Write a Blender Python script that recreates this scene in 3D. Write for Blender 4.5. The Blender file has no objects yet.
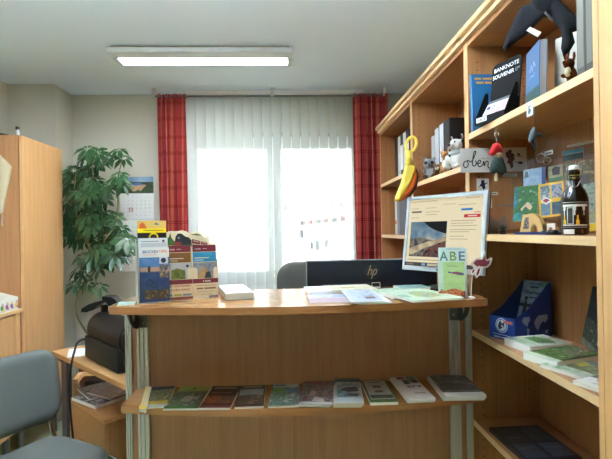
import bpy, bmesh, math, random
from mathutils import Vector, Matrix, geometry
random.seed(7)
SC = bpy.context.scene
COL = SC.collection
PI = math.pi
V = Vector
# ------------------------------------------------------------------ camera
F = 460.0
TH = math.radians(2.366); RHO = .016; PIT = math.radians(.15); EYE = V((0, 0, 1.4))
FW = V((math.sin(TH)*math.cos(PIT), math.cos(TH)*math.cos(PIT), math.sin(PIT)))
R0 = V((math.cos(TH), -math.sin(TH), 0)); U0 = R0.cross(FW)
RT = R0*math.cos(RHO) - U0*math.sin(RHO); UP = U0*math.cos(RHO) + R0*math.sin(RHO)
cd = bpy.data.cameras.new('camera'); cam = bpy.data.objects.new('camera', cd); COL.objects.link(cam)
cd.sensor_width = 36; cd.lens = F/612*36; cd.clip_start = .02
m3 = Matrix((RT, UP, -FW)).transposed()
cam.matrix_world = Matrix.Translation(EYE) @ m3.to_4x4()
SC.camera = cam

def ray(x, y): return FW + RT*((x-306)/F) - UP*((y-229.5)/F)
def aY(x, y, Y): d = ray(x, y); return EYE + d*(Y/d.y)
def aX(x, y, X): d = ray(x, y); return EYE + d*(X/d.x)
def aZ(x, y, Z): d = ray(x, y); return EYE + d*((Z-1.4)/d.z)

# ------------------------------------------------------------------ materials
def lin(c):
    return tuple(((v/255)/12.92 if v/255 <= .04045 else ((v/255+.055)/1.055)**2.4) for v in c) + (1,)
_mc = {}
def nodes(m):
    m.use_nodes = True
    nt = m.node_tree
    return nt, nt.nodes['Principled BSDF']
def mat(c, rough=.5, metal=0, spec=.5, bump=0, bscale=200, alpha=1, trans=0, coat=0):
    k = (tuple(c), rough, metal, spec, bump, bscale, alpha, trans, coat)
    if k in _mc: return _mc[k]
    m = bpy.data.materials.new('paint'); nt, b = nodes(m)
    b.inputs['Base Color'].default_value = lin(c); b.inputs['Roughness'].default_value = rough
    b.inputs['Metallic'].default_value = metal; b.inputs['Specular IOR Level'].default_value = spec
    b.inputs['Alpha'].default_value = alpha
    b.inputs['Coat Weight'].default_value = coat
    n = nt.nodes.new('ShaderNodeTexNoise'); n.inputs['Scale'].default_value = bscale
    tc = nt.nodes.new('ShaderNodeTexCoord'); nt.links.new(tc.outputs['Object'], n.inputs['Vector'])
    if bump:
        bp = nt.nodes.new('ShaderNodeBump'); bp.inputs['Strength'].default_value = bump; bp.inputs['Distance'].default_value = .002
        nt.links.new(n.outputs['Fac'], bp.inputs['Height']); nt.links.new(bp.outputs['Normal'], b.inputs['Normal'])
    else:   # a trace of roughness variation
        mr = nt.nodes.new('ShaderNodeMapRange'); mr.inputs['To Min'].default_value = max(0, rough-.04); mr.inputs['To Max'].default_value = min(1, rough+.04)
        nt.links.new(n.outputs['Fac'], mr.inputs['Value']); nt.links.new(mr.outputs['Result'], b.inputs['Roughness'])
    _mc[k] = m
    return m
def wood(axis, c1=(208, 163, 108), c2=(188, 140, 86), rough=.42):
    k = ('wood', axis, c1, c2)
    if k in _mc: return _mc[k]
    m = bpy.data.materials.new('beech'); nt, b = nodes(m)
    tc = nt.nodes.new('ShaderNodeTexCoord'); mp = nt.nodes.new('ShaderNodeMapping')
    s = [70, 70, 70]; s['xyz'.index(axis)] = 3.0
    mp.inputs['Scale'].default_value = s
    nt.links.new(tc.outputs['Object'], mp.inputs['Vector'])
    n = nt.nodes.new('ShaderNodeTexNoise'); n.inputs['Scale'].default_value = 1; n.inputs['Detail'].default_value = 5; n.inputs['Roughness'].default_value = .6
    nt.links.new(mp.outputs['Vector'], n.inputs['Vector'])
    r = nt.nodes.new('ShaderNodeValToRGB'); r.color_ramp.elements[0].position = .3; r.color_ramp.elements[1].position = .72
    r.color_ramp.elements[0].color = lin(c2); r.color_ramp.elements[1].color = lin(c1)
    nt.links.new(n.outputs['Fac'], r.inputs['Fac']); nt.links.new(r.outputs['Color'], b.inputs['Base Color'])
    b.inputs['Roughness'].default_value = rough; b.inputs['Specular IOR Level'].default_value = .4
    _mc[k] = m
    return m
def photo(cols, scale=60, rough=.3):
    """a printed picture: patches of colour"""
    k = ('photo', tuple(cols), scale)
    if k in _mc: return _mc[k]
    m = bpy.data.materials.new('print'); nt, b = nodes(m)
    tc = nt.nodes.new('ShaderNodeTexCoord')
    n = nt.nodes.new('ShaderNodeTexNoise'); n.inputs['Scale'].default_value = scale; n.inputs['Detail'].default_value = 3
    nt.links.new(tc.outputs['Object'], n.inputs['Vector'])
    r = nt.nodes.new('ShaderNodeValToRGB'); cr = r.color_ramp
    N = len(cols)
    while len(cr.elements) < N: cr.elements.new(.5)
    for i, c in enumerate(cols):
        cr.elements[i].position = .3 + .4*i/max(1, N-1); cr.elements[i].color = lin(c)
    nt.links.new(n.outputs['Fac'], r.inputs['Fac']); nt.links.new(r.outputs['Color'], b.inputs['Base Color'])
    b.inputs['Roughness'].default_value = rough
    _mc[k] = m
    return m
def emit(c, s, cols=None, scale=30):
    k = ('emit', tuple(c), s, tuple(cols or ()))
    if k in _mc: return _mc[k]
    m = bpy.data.materials.new('glow'); m.use_nodes = True; nt = m.node_tree
    nt.nodes.remove(nt.nodes['Principled BSDF'])
    e = nt.nodes.new('ShaderNodeEmission'); e.inputs['Color'].default_value = lin(c); e.inputs['Strength'].default_value = s
    nt.links.new(e.outputs[0], nt.nodes['Material Output'].inputs['Surface'])
    if cols:
        tc = nt.nodes.new('ShaderNodeTexCoord'); n = nt.nodes.new('ShaderNodeTexNoise'); n.inputs['Scale'].default_value = scale
        nt.links.new(tc.outputs['Object'], n.inputs['Vector'])
        r = nt.nodes.new('ShaderNodeValToRGB')
        while len(r.color_ramp.elements) < len(cols): r.color_ramp.elements.new(.5)
        for i, cc in enumerate(cols):
            r.color_ramp.elements[i].position = .35+.3*i/(len(cols)-1); r.color_ramp.elements[i].color = lin(cc)
        nt.links.new(n.outputs['Fac'], r.inputs['Fac']); nt.links.new(r.outputs['Color'], e.inputs['Color'])
    _mc[k] = m
    return m
def clear(tint=(252, 253, 253), gloss=.12):
    """thin clear plastic or glass"""
    k = ('clear', tint, gloss)
    if k in _mc: return _mc[k]
    m = bpy.data.materials.new('clear'); m.use_nodes = True; nt = m.node_tree
    nt.nodes.remove(nt.nodes['Principled BSDF'])
    t = nt.nodes.new('ShaderNodeBsdfTransparent'); t.inputs['Color'].default_value = lin(tint)
    g = nt.nodes.new('ShaderNodeBsdfGlossy'); g.inputs['Roughness'].default_value = .08
    mx = nt.nodes.new('ShaderNodeMixShader'); fr = nt.nodes.new('ShaderNodeFresnel'); fr.inputs['IOR'].default_value = 1.45
    gm = nt.nodes.new('ShaderNodeNewGeometry'); ml = nt.nodes.new('ShaderNodeMath'); ml.operation = 'SUBTRACT'; ml.use_clamp = True
    nt.links.new(fr.outputs[0], ml.inputs[0]); nt.links.new(gm.outputs['Backfacing'], ml.inputs[1]); nt.links.new(ml.outputs[0], mx.inputs[0])
    nt.links.new(t.outputs[0], mx.inputs[1]); nt.links.new(g.outputs[0], mx.inputs[2])
    nt.links.new(mx.outputs[0], nt.nodes['Material Output'].inputs['Surface'])
    _mc[k] = m
    return m
def cloth_trans(c, tl=.4, tr=0.0, rough=.8):
    """woven stuff that lets light through"""
    k = ('ct', c, tl, tr)
    if k in _mc: return _mc[k]
    m = bpy.data.materials.new('blind_cloth'); m.use_nodes = True; nt = m.node_tree
    nt.nodes.remove(nt.nodes['Principled BSDF'])
    d = nt.nodes.new('ShaderNodeBsdfDiffuse'); d.inputs['Color'].default_value = lin(c)
    t = nt.nodes.new('ShaderNodeBsdfTranslucent'); t.inputs['Color'].default_value = lin(c)
    m1 = nt.nodes.new('ShaderNodeMixShader'); m1.inputs[0].default_value = tl
    nt.links.new(d.outputs[0], m1.inputs[1]); nt.links.new(t.outputs[0], m1.inputs[2])
    tp = nt.nodes.new('ShaderNodeBsdfTransparent'); m2 = nt.nodes.new('ShaderNodeMixShader'); m2.inputs[0].default_value = tr
    nt.links.new(m1.outputs[0], m2.inputs[1]); nt.links.new(tp.outputs[0], m2.inputs[2])
    nt.links.new(m2.outputs[0], nt.nodes['Material Output'].inputs['Surface'])
    _mc[k] = m
    return m
WZ, WX, WY = wood('z'), wood('x'), wood('y')
WHITE = mat((240, 240, 236), .5); PAPER = mat((236, 234, 226), .6); BLACK = mat((22, 22, 24), .45)
DARK = mat((38, 38, 42), .4); CHROME = mat((200, 200, 200), .15, 1); ALU = mat((206, 202, 194), .35, .15)
STEEL = mat((105, 106, 104), .4, .5); RED = mat((190, 40, 38), .5)

# ------------------------------------------------------------------ mesh builder
_tx = {}
def text_geo(s, shear=0):
    if (s, shear) in _tx: return _tx[(s, shear)]
    c = bpy.data.curves.new('t', 'FONT'); c.body = s; c.size = 1; c.shear = shear; c.resolution_u = 3; c.offset = .018
    o = bpy.data.objects.new('t', c); COL.objects.link(o)
    dg = bpy.context.evaluated_depsgraph_get()
    me = bpy.data.meshes.new_from_object(o.evaluated_get(dg))
    vs = [v.co.copy() for v in me.vertices]; fs = [tuple(p.vertices) for p in me.polygons]
    bpy.data.objects.remove(o); bpy.data.meshes.remove(me); bpy.data.curves.remove(c)
    x0 = min(v.x for v in vs); x1 = max(v.x for v in vs)
    vs = [V((v.x-x0, v.y, 0)) for v in vs]
    _tx[(s, shear)] = (vs, fs, x1-x0)
    return _tx[(s, shear)]
class MB:
    def __init__(s): s.v = []; s.f = []; s.m = []; s.mats = []
    def mi(s, m):
        if m not in s.mats: s.mats.append(m)
        return s.mats.index(m)
    def add(s, vs, fs, m, M=None):
        o = len(s.v); i = s.mi(m)
        s.v += [(M @ V(v)) if M else V(v) for v in vs]
        s.f += [tuple(o+k for k in f) for f in fs]; s.m += [i]*len(fs)
        return s
    def box(s, a, b, m, M=None, skip=()):
        x0, x1 = sorted((a[0], b[0])); y0, y1 = sorted((a[1], b[1])); z0, z1 = sorted((a[2], b[2]))
        vs = [(x, y, z) for z in (z0, z1) for y in (y0, y1) for x in (x0, x1)]
        fs = [(0, 2, 3, 1), (4, 5, 7, 6), (0, 1, 5, 4), (2, 6, 7, 3), (0, 4, 6, 2), (1, 3, 7, 5)]
        return s.add(vs, fs, m, M)
    def rbox(s, a, b, m, r=.003, seg=2, M=None):
        bm = bmesh.new(); bmesh.ops.create_cube(bm, size=1)
        for v in bm.verts:
            v.co = V([(a[i]+b[i])/2 + v.co[i]*abs(b[i]-a[i]) for i in range(3)])
        r = min(r, .49*min(abs(b[i]-a[i]) for i in range(3)))
        bmesh.ops.bevel(bm, geom=bm.edges[:], offset=r, segments=seg, affect='EDGES', profile=.5)
        bm.verts.index_update()
        s.add([v.co for v in bm.verts], [tuple(v.index for v in f.verts) for f in bm.faces], m, M); bm.free()
        return s
    def prism(s, poly, z0, z1, m, M=None, side=None):
        n = len(poly)
        area = sum(poly[i][0]*poly[(i+1) % n][1]-poly[(i+1) % n][0]*poly[i][1] for i in range(n))
        if area < 0: poly = poly[::-1]
        vs = [(x, y, z0) for x, y in poly]+[(x, y, z1) for x, y in poly]
        s.add(vs, [tuple(range(n-1, -1, -1)), tuple(range(n, 2*n))], m, M)
        return s.add(vs, [(i, (i+1) % n, n+(i+1) % n, n+i) for i in range(n)], side or m, M)
    def lathe(s, prof, m, n=20, M=None):
        vs = []; fs = []
        for r, z in prof:
            vs += [(r*math.cos(2*PI*k/n), r*math.sin(2*PI*k/n), z) for k in range(n)]
        for i in range(len(prof)-1):
            fs += [(i*n+k, i*n+(k+1) % n, (i+1)*n+(k+1) % n, (i+1)*n+k) for k in range(n)]
        fs += [tuple(range(n-1, -1, -1)), tuple((len(prof)-1)*n+k for k in range(n))]
        return s.add(vs, fs, m, M)
    def tube(s, pts, r, m, n=8, M=None, closed=False, flat=None):
        pts = [V(p) for p in pts]; N = len(pts)
        rr = r if isinstance(r, (list, tuple)) else [r]*N
        vs = []; fs = []; nrm = None
        for i in range(N):
            a = pts[i-1] if (i or closed) else pts[0]; b = pts[(i+1) % N] if (i < N-1 or closed) else pts[-1]
            t = (b-a).normalized()
            if nrm is None:
                nrm = t.orthogonal().normalized() if not flat else (V(flat)-t*V(flat).dot(t)).normalized()
            nrm = (nrm-t*nrm.dot(t)).normalized(); bn = t.cross(nrm)
            for k in range(n):
                c, q = math.cos(2*PI*k/n), math.sin(2*PI*k/n)
                vs.append(pts[i]+nrm*c*rr[i]+bn*q*rr[i])
        L = N if closed else N-1
        for i in range(L):
            j = (i+1) % N
            fs += [(i*n+k, i*n+(k+1) % n, j*n+(k+1) % n, j*n+k) for k in range(n)]
        if not closed: fs += [tuple(range(n-1, -1, -1)), tuple((N-1)*n+k for k in range(n))]
        return s.add(vs, fs, m, M)
    def ell(s, c, r, m, M=None, n=14, rot=None):
        vs = []; fs = []; h = n//2
        T = Matrix.Translation(V(c)) @ (rot.to_4x4() if rot else Matrix.Identity(4))
        if M: T = M @ T
        r = r if isinstance(r, (tuple, list)) else (r, r, r)
        for i in range(1, h):
            a = PI*i/h
            for k in range(n):
                b = 2*PI*k/n
                vs.append((r[0]*math.sin(a)*math.cos(b), r[1]*math.sin(a)*math.sin(b), -r[2]*math.cos(a)))
        bt = len(vs); vs += [(0, 0, -r[2]), (0, 0, r[2])]
        for i in range(h-2):
            fs += [(i*n+k, i*n+(k+1) % n, (i+1)*n+(k+1) % n, (i+1)*n+k) for k in range(n)]
        fs += [(bt, (k+1) % n, k) for k in range(n)]+[(bt+1, (h-2)*n+k, (h-2)*n+(k+1) % n) for k in range(n)]
        return s.add(vs, fs, m, T)
    def puff(s, outline, th, m, M=None, R=None, res=None, bend=None):
        """a soft flat body: outline in x,y; thickest away from its edge"""
        P = [V((p[0], p[1])) for p in outline]
        xs = [p.x for p in P]; ys = [p.y for p in P]; size = max(max(xs)-min(xs), max(ys)-min(ys))
        res = res or size/14; R = R or size*.16
        B = []
        for i, p in enumerate(P):
            q = P[(i+1) % len(P)]; k = max(1, int((q-p).length/res))
            B += [p.lerp(q, j/k) for j in range(k)]
        nb = len(B)
        def dist(p):
            d = 1e9
            for i in range(nb):
                a, b = B[i], B[(i+1) % nb]; ab = b-a; L = ab.length_squared
                t = 0 if L == 0 else max(0, min(1, (p-a).dot(ab)/L)); d = min(d, (p-a-ab*t).length)
            return d
        def inside(p):
            c = False
            for i in range(nb):
                a, b = B[i], B[(i+1) % nb]
                if (a.y > p.y) != (b.y > p.y) and p.x < (b.x-a.x)*(p.y-a.y)/(b.y-a.y)+a.x: c = not c
            return c
        I = []
        y = min(ys)
        while y < max(ys):
            x = min(xs)
            while x < max(xs):
                p = V((x, y))
                if inside(p) and dist(p) > res*.45: I.append(p)
                x += res
            y += res
        vs, _, fs, *_ = geometry.delaunay_2d_cdt(B+I, [], [list(range(nb))], 1, 1e-6)
        n = len(vs); hh = []
        for p in vs:
            d = min(1, dist(p)/R); hh.append(th*math.sqrt(max(0, 1-(1-d)**2)))
        def bz(p): return bend(p.x, p.y) if bend else 0
        out = [(p.x, p.y, hh[i]+bz(p)) for i, p in enumerate(vs)]+[(p.x, p.y, -hh[i]+bz(p)) for i, p in enumerate(vs)]
        ff = []
        for f in fs:
            a, b, c = [vs[k] for k in f]
            if (b-a).cross(c-a) < 0: f = f[::-1]
            ff.append(tuple(f)); ff.append(tuple(k if hh[k] < 1e-5 else n+k for k in f[::-1]))
        return s.add(out, ff, m, M)
    def text(s, t, size, m, M, center=True, width=None, shear=0):
        vs, fs, w = text_geo(t, shear); k = size
        kx = k if width is None else width/w
        ox = -w*kx/2 if center else 0
        return s.add([(v.x*kx+ox, v.y*k, 0) for v in vs], fs, m, M)
    def ribbon(s, pts, wd, m, M):
        pts = [V((p[0], p[1])) for p in pts]; vs = []; fs = []
        for i, p in enumerate(pts):
            t = pts[min(i+1, len(pts)-1)]-pts[max(i-1, 0)]; t.normalize(); n = V((-t.y, t.x))
            vs += [(p.x+n.x*wd/2, p.y+n.y*wd/2, 0), (p.x-n.x*wd/2, p.y-n.y*wd/2, 0)]
        fs = [(2*i, 2*i+1, 2*i+3, 2*i+2) for i in range(len(pts)-1)]
        return s.add(vs, fs, m, M)
    def poly(s, pts, m, M):
        return s.add([(p[0], p[1], 0) for p in pts], [tuple(range(len(pts)))], m, M)
    def prints(s, M, w, h, items, z=0):
        """flat printed marks on a face w x h whose frame is M (x right, y up, z out), u,v in 0..1"""
        for i, it in enumerate(items):
            T = M @ Matrix.Translation((0, 0, z+.0003*(i+1)))
            if it[0] == 'r':
                _, u0, v0, u1, v1, m = it
                s.poly([(u0*w, v0*h), (u1*w, v0*h), (u1*w, v1*h), (u0*w, v1*h)], m, T)
            elif it[0] == 't':
                _, t, u, v, sz, m = it[:6]; wd = it[6]*w if len(it) > 6 else None
                s.text(t, sz, m, T @ Matrix.Translation((u*w, v*h, 0)), width=wd)
            elif it[0] == 'p':
                s.poly([(u*w, v*h) for u, v in it[1]], it[2], T)
            elif it[0] == 'c':
                _, u, v, r, m = it
                s.poly([(u*w+r*math.cos(2*PI*k/16), v*h+r*math.sin(2*PI*k/16)) for k in range(16)], m, T)
            elif it[0] == 'l':
                _, pts, wd, m = it
                s.ribbon([(u*w, v*h) for u, v in pts], wd, m, T)
        return s
    def fuse(s, voxel):
        me = bpy.data.meshes.new('f'); me.from_pydata([tuple(v) for v in s.v], [], s.f)
        o = bpy.data.objects.new('f', me); COL.objects.link(o)
        r = o.modifiers.new('r', 'REMESH'); r.mode = 'VOXEL'; r.voxel_size = voxel
        sm = o.modifiers.new('s', 'SMOOTH'); sm.iterations = 3; sm.factor = .5
        e = bpy.data.meshes.new_from_object(o.evaluated_get(bpy.context.evaluated_depsgraph_get()))
        s.v = [v.co.copy() for v in e.vertices]; s.f = [tuple(p.vertices) for p in e.polygons]; s.m = [0]*len(s.f)
        bpy.data.objects.remove(o); bpy.data.meshes.remove(me); bpy.data.meshes.remove(e)
        return s
    def build(s, name, parent=None, smooth=False, off=None, loc=None, rot=None):
        if off is None: off = V((0, 0, 0))
        me = bpy.data.meshes.new(name)
        me.from_pydata([tuple(v-off) for v in s.v], [], s.f)
        for m in s.mats: me.materials.append(m)
        me.polygons.foreach_set('material_index', s.m)
        if smooth:
            me.polygons.foreach_set('use_smooth', [True]*len(s.f))
            if smooth != 'all': me.set_sharp_from_angle(angle=math.radians(38))
        me.update()
        o = bpy.data.objects.new(name, me); COL.objects.link(o)
        if parent: o.parent = parent
        if loc is not None: o.location = loc
        if rot is not None: o.rotation_euler = rot
        return o
def tag(o, label=None, cat=None, group=None, kind=None):
    if label: o['label'] = label
    if cat: o['category'] = cat
    if group: o['group'] = group
    if kind: o['kind'] = kind
    return o
def thing(name, label, cat, loc=(0, 0, 0), rz=0, group=None):
    o = bpy.data.objects.new(name, None); COL.objects.link(o); o.empty_display_size = .05
    o.location = loc; o.rotation_euler = (0, 0, rz)
    return tag(o, label, cat, group)
def struct(mb, name, **k): return tag(mb.build(name, **k), kind='structure')
def solo(mb, name, label, cat, group=None, base=None, smooth=False, kind=None):
    """a thing that is one mesh; origin at its base"""
    if base is None:
        xs = [v.x for v in mb.v]; ys = [v.y for v in mb.v]
        base = V(((min(xs)+max(xs))/2, (min(ys)+max(ys))/2, min(v.z for v in mb.v)))
    return tag(mb.build(name, off=V(base), loc=base, smooth=smooth), label, cat, group, kind)
def copy_tree(o, parent=None):
    c = o.copy(); COL.objects.link(c)
    if parent: c.parent = parent
    for ch in list(o.children): copy_tree(ch, c)
    return c
def frame(o, x, z):
    """matrix with origin o, x axis x, normal about z"""
    x = V(x).normalized(); z = V(z); z = (z-x*z.dot(x)).normalized(); y = z.cross(x)
    M = Matrix((x, y, z)).transposed().to_4x4(); M.translation = V(o)
    return M
def stand(p0, p1, lean=0, away=None):
    """frame of an upright sheet with bottom edge p0-p1 (left to right as seen), leaning back"""
    p0, p1 = V(p0), V(p1); x = (p1-p0); x.z = 0; w = x.length; x.normalize()
    n = x.cross(V((0, 0, 1))).normalized()    # towards the viewer
    z = (n*math.cos(lean)+V((0, 0, 1))*math.sin(lean))
    return frame(p0, x, z), w
def flat(corners, z):
    """frame of a sheet lying at height z from photo corners tl,tr,br,bl -> frame, w, h"""
    tl, tr, br, bl = [aZ(x, y, z) for x, y in corners]
    xd = ((tr-tl)+(br-bl))/2; yd = ((tl-bl)+(tr-br))/2
    c = (tl+tr+br+bl)/4; w = xd.length; h = yd.length
    x = xd.normalized(); M = frame(c, x, (0, 0, 1))
    M.translation = c - M.to_3x3() @ V((w/2, h/2, 0))
    return M, w, h
def sstep(pts, n=6):
    """Catmull-Rom smoothing"""
    P = [V(p) for p in pts]; out = []
    for i in range(len(P)-1):
        p0 = P[max(0, i-1)]; p1 = P[i]; p2 = P[i+1]; p3 = P[min(len(P)-1, i+2)]
        for k in range(n):
            t = k/n
            out.append(.5*((2*p1)+(p2-p0)*t+(2*p0-5*p1+4*p2-p3)*t*t+(3*p1-p0-3*p2+p3)*t**3))
    out.append(P[-1])
    return out
def rrect(x0, y0, x1, y1, r, n=5):
    out = []
    for cx, cy, a in ((x1-r, y1-r, 0), (x0+r, y1-r, 90), (x0+r, y0+r, 180), (x1-r, y0+r, 270)):
        out += [(cx+r*math.cos(math.radians(a+90*k/n)), cy+r*math.sin(math.radians(a+90*k/n))) for k in range(n+1)]
    return out
SKY = 5.6; EXPO = 0.0; LAMP = 60.0; FILL_UP = 128.0; FILL_DN = 2.5
# ------------------------------------------------------------------ the room
XL, XR, YB, YF, ZC = -2.07, 1.02, 3.80, -2.6, 2.53
WALL = mat((194, 191, 176), .8, bump=.15, bscale=400); CEIL = mat((222, 240, 255), .85, bump=.1, bscale=300)
FLOORM = photo([(190, 206, 168), (200, 214, 180), (196, 210, 174)], 140, .35)
PY = YB+.19
X0 = aY(199, 200, PY).x-.10; X1 = aY(352, 200, PY).x+.10; Z0 = .96; Z1 = aY(275, 149, PY).z+.10      # window opening
struct(MB().box((XL-.1, YF-.1, -.1), (XR+.1, YB+.3, 0), FLOORM), 'floor')
struct(MB().box((XL-.1, YF-.1, ZC), (XR+.1, YB+.3, ZC+.1), CEIL), 'ceiling')
w = MB()
w.box((XL-.1, YB, 0), (X0, YB+.3, ZC), WALL).box((X1, YB, 0), (XR+.1, YB+.3, ZC), WALL)
w.box((X0, YB, 0), (X1, YB+.3, Z0), WALL).box((X0, YB, Z1), (X1, YB+.3, ZC), WALL)
struct(w, 'wall_back')
struct(MB().box((XL-.1, YF, 0), (XL, YB, ZC), WALL), 'wall_left')
struct(MB().box((XR, YF, 0), (XR+.1, YB, ZC), WALL), 'wall_right')
DX0, DX1 = -1.6, -.7
w = MB().box((XL-.1, YF-.1, 0), (DX0, YF, ZC), WALL).box((DX1, YF-.1, 0), (XR+.1, YF, ZC), WALL).box((DX0, YF-.1, 2.05), (DX1, YF, ZC), WALL)
struct(w, 'wall_front')
d = struct(MB().box((DX0, YF-.08, 0), (DX1, YF-.04, 2.05), mat((225, 220, 210), .5)), 'door_1')
MB().tube([(DX1-.06, YF-.04, 1.05), (DX1-.06, YF+.01, 1.05), (DX1-.17, YF+.01, 1.05)], .009, CHROME).build('door_handle', d)
struct(MB().box((XL, 3.52, 0), (-1.725, YB, ZC), WALL), 'wall_corner')
struct(MB().rbox((X0-.04, YB-.06, Z0-.03), (X1+.04, YB+.16, Z0), mat((240, 240, 238), .4), .006), 'trim_1')
# window: fixed frame, two sashes, panes
PVC = mat((238, 240, 242), .35)
fy0, fy1 = YB+.16, YB+.23
fr = MB()
fr.box((X0, fy0, Z0), (X0+.045, fy1, Z1), PVC).box((X1-.045, fy0, Z0), (X1, fy1, Z1), PVC)
fr.box((X0+.045, fy0, Z0), (X1-.045, fy1, Z0+.045), PVC).box((X0+.045, fy0, Z1-.045), (X1-.045, fy1, Z1), PVC)
win = struct(fr, 'window_1')
xm = (aY(267, 200, PY).x+aY(282, 200, PY).x)/2
for a, b in ((X0+.04, xm+.001), (xm+.0015, X1-.04)):
    s = MB(); t = .06; y0, y1 = fy0-.02, fy1-.01
    s.rbox((a, y0, Z0+.04), (a+t, y1, Z1-.04), PVC, .006).rbox((b-t, y0, Z0+.04), (b, y1, Z1-.04), PVC, .006)
    s.rbox((a+t, y0, Z0+.04), (b-t, y1, Z0+.04+t), PVC, .006).rbox((a+t, y0, Z1-.04-t), (b-t, y1, Z1-.04), PVC, .006)
    so = s.build('sash', win)
    MB().box((a+t, y0+.02, Z0+.04+t), (b-t, y0+.026, Z1-.04-t), clear((250, 252, 252))).build('pane', so)
MB().rbox((xm-.014, fy0-.045, 1.5), (xm+.014, fy0-.02, 1.56), PVC, .004).tube([(xm, fy0-.04, 1.53), (xm, fy0-.06, 1.53), (xm, fy0-.06, 1.41)], .009, PVC).build('window_handle', win)

# outside: ground and a white house across the way
tag(MB().box((-40, 5, -3.2), (40, 60, -3), photo([(150, 160, 140), (180, 180, 170)], .5)).build('ground_outside'), kind='structure')
hx0 = aY(290, 218, 30).x; hz1 = aY(290, 211, 30).z
ho = thing('house', 'pale house across the way, seen through the blinds of the right window pane', 'house', (hx0+6, 34, -3))
HW = mat((246, 246, 244), .8); DK = mat((70, 70, 80), .3)
h = MB().box((hx0, 30, -3), (hx0+14, 38, hz1+.4), HW); h.build('wall', ho, off=V(ho.location))
MB().prism([(-.5, 0), (8.5, 0), (4, 2.2)], 0, 15, mat((200, 196, 192), .8), Matrix.Translation((hx0-.5, 30, hz1+.4)) @ Matrix(((0, 0, 1, 0), (1, 0, 0, 0), (0, 1, 0, 0), (0, 0, 0, 1)))).build('roof', ho, off=V(ho.location))
for i in range(6):
    a = aY(300+8.1*i, 225-.9*i, 30); b = aY(304.5+8.1*i, 221-.9*i, 30)
    MB().box((a.x, 29.96, a.z), (b.x, 30.02, b.z), mat((150, 70, 80), .4) if i % 2 else DK).build('window', ho, off=V(ho.location))
for q in ((299.5, 230, 303, 238), (311, 242, 313, 249), (316, 241, 319.5, 250), (325, 240, 328, 247)):
    a = aY(q[0], q[3], 30); b = aY(q[2], q[1], 30)
    MB().box((a.x, 29.96, a.z), (b.x, 30.02, b.z), DK).build('window', ho, off=V(ho.location))

# blinds
bl = thing('vertical_blind', 'white vertical slat blind hanging across the window between the red curtains', 'blind', (-.11, 3.70, ZC))
MB().rbox((-.86, 3.675, ZC-.035), (.63, 3.725, ZC), mat((228, 230, 230), .4), .004).build('head_rail', bl, off=V(bl.location))
SL = cloth_trans((212, 219, 216), .12, .30)
ns = 20
for i in range(ns):
    x = -.82 + i*(1.43/(ns-1)); a = math.radians(40); hw = .0445
    m = MB(); vs = []; 
    for z in (ZC-.05, Z0-.12):
        for k in range(7):
            t = -1+k/3; vs.append((x+t*hw*math.cos(a)+.006*(1-t*t)*math.sin(a), 3.70+t*hw*math.sin(a)-.006*(1-t*t)*math.cos(a), z))
    m.add(vs, [(k, k+1, 8+k, 7+k) for k in range(6)], SL)
    m.build('slat', bl, off=V(bl.location), smooth='all')
    
# curtains
def curtain_mat():
    m = bpy.data.materials.new('plaid'); m.use_nodes = True; nt = m.node_tree; N = nt.nodes; L = nt.links
    N.remove(N['Principled BSDF'])
    uv = N.new('ShaderNodeUVMap'); sp = N.new('ShaderNodeSeparateXYZ'); L.new(uv.outputs[0], sp.inputs[0])
    def band(axis, period, cols):
        a = N.new('ShaderNodeMath'); a.operation = 'DIVIDE'; a.inputs[1].default_value = period; L.new(sp.outputs[axis], a.inputs[0])
        b = N.new('ShaderNodeMath'); b.operation = 'FRACT'; L.new(a.outputs[0], b.inputs[0])
        r = N.new('ShaderNodeValToRGB'); r.color_ramp.interpolation = 'CONSTANT'
        while len(r.color_ramp.elements) < len(cols): r.color_ramp.elements.new(.9)
        for e, (p, c) in zip(r.color_ramp.elements, cols): e.position = p; e.color = lin(c)
        L.new(b.outputs[0], r.inputs[0]); return r.outputs[0]
    v = band('X', .24, [(0, (176, 74, 76)), (.2, (206, 112, 92)), (.34, (184, 78, 78)), (.55, (152, 58, 68)), (.72, (222, 146, 112)), (.82, (180, 74, 76))])
    hh = band('Y', .27, [(0, (255, 255, 255)), (.44, (216, 196, 196)), (.465, (255, 252, 248)), (.50, (216, 196, 196)), (.525, (255, 255, 255)), (.9, (236, 222, 216))])
    mx = N.new('ShaderNodeMix'); mx.data_type = 'RGBA'; mx.blend_type = 'MULTIPLY'; mx.inputs[0].default_value = 1
    L.new(v, mx.inputs[6]); L.new(hh, mx.inputs[7])
    d = N.new('ShaderNodeBsdfDiffuse'); t = N.new('ShaderNodeBsdfTranslucent'); q = N.new('ShaderNodeMixShader'); q.inputs[0].default_value = .4
    L.new(mx.outputs[2], d.inputs[0]); L.new(mx.outputs[2], t.inputs[0]); L.new(d.outputs[0], q.inputs[1]); L.new(t.outputs[0], q.inputs[2])
    L.new(q.outputs[0], N['Material Output'].inputs['Surface'])
    return m
CM = curtain_mat()
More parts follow.
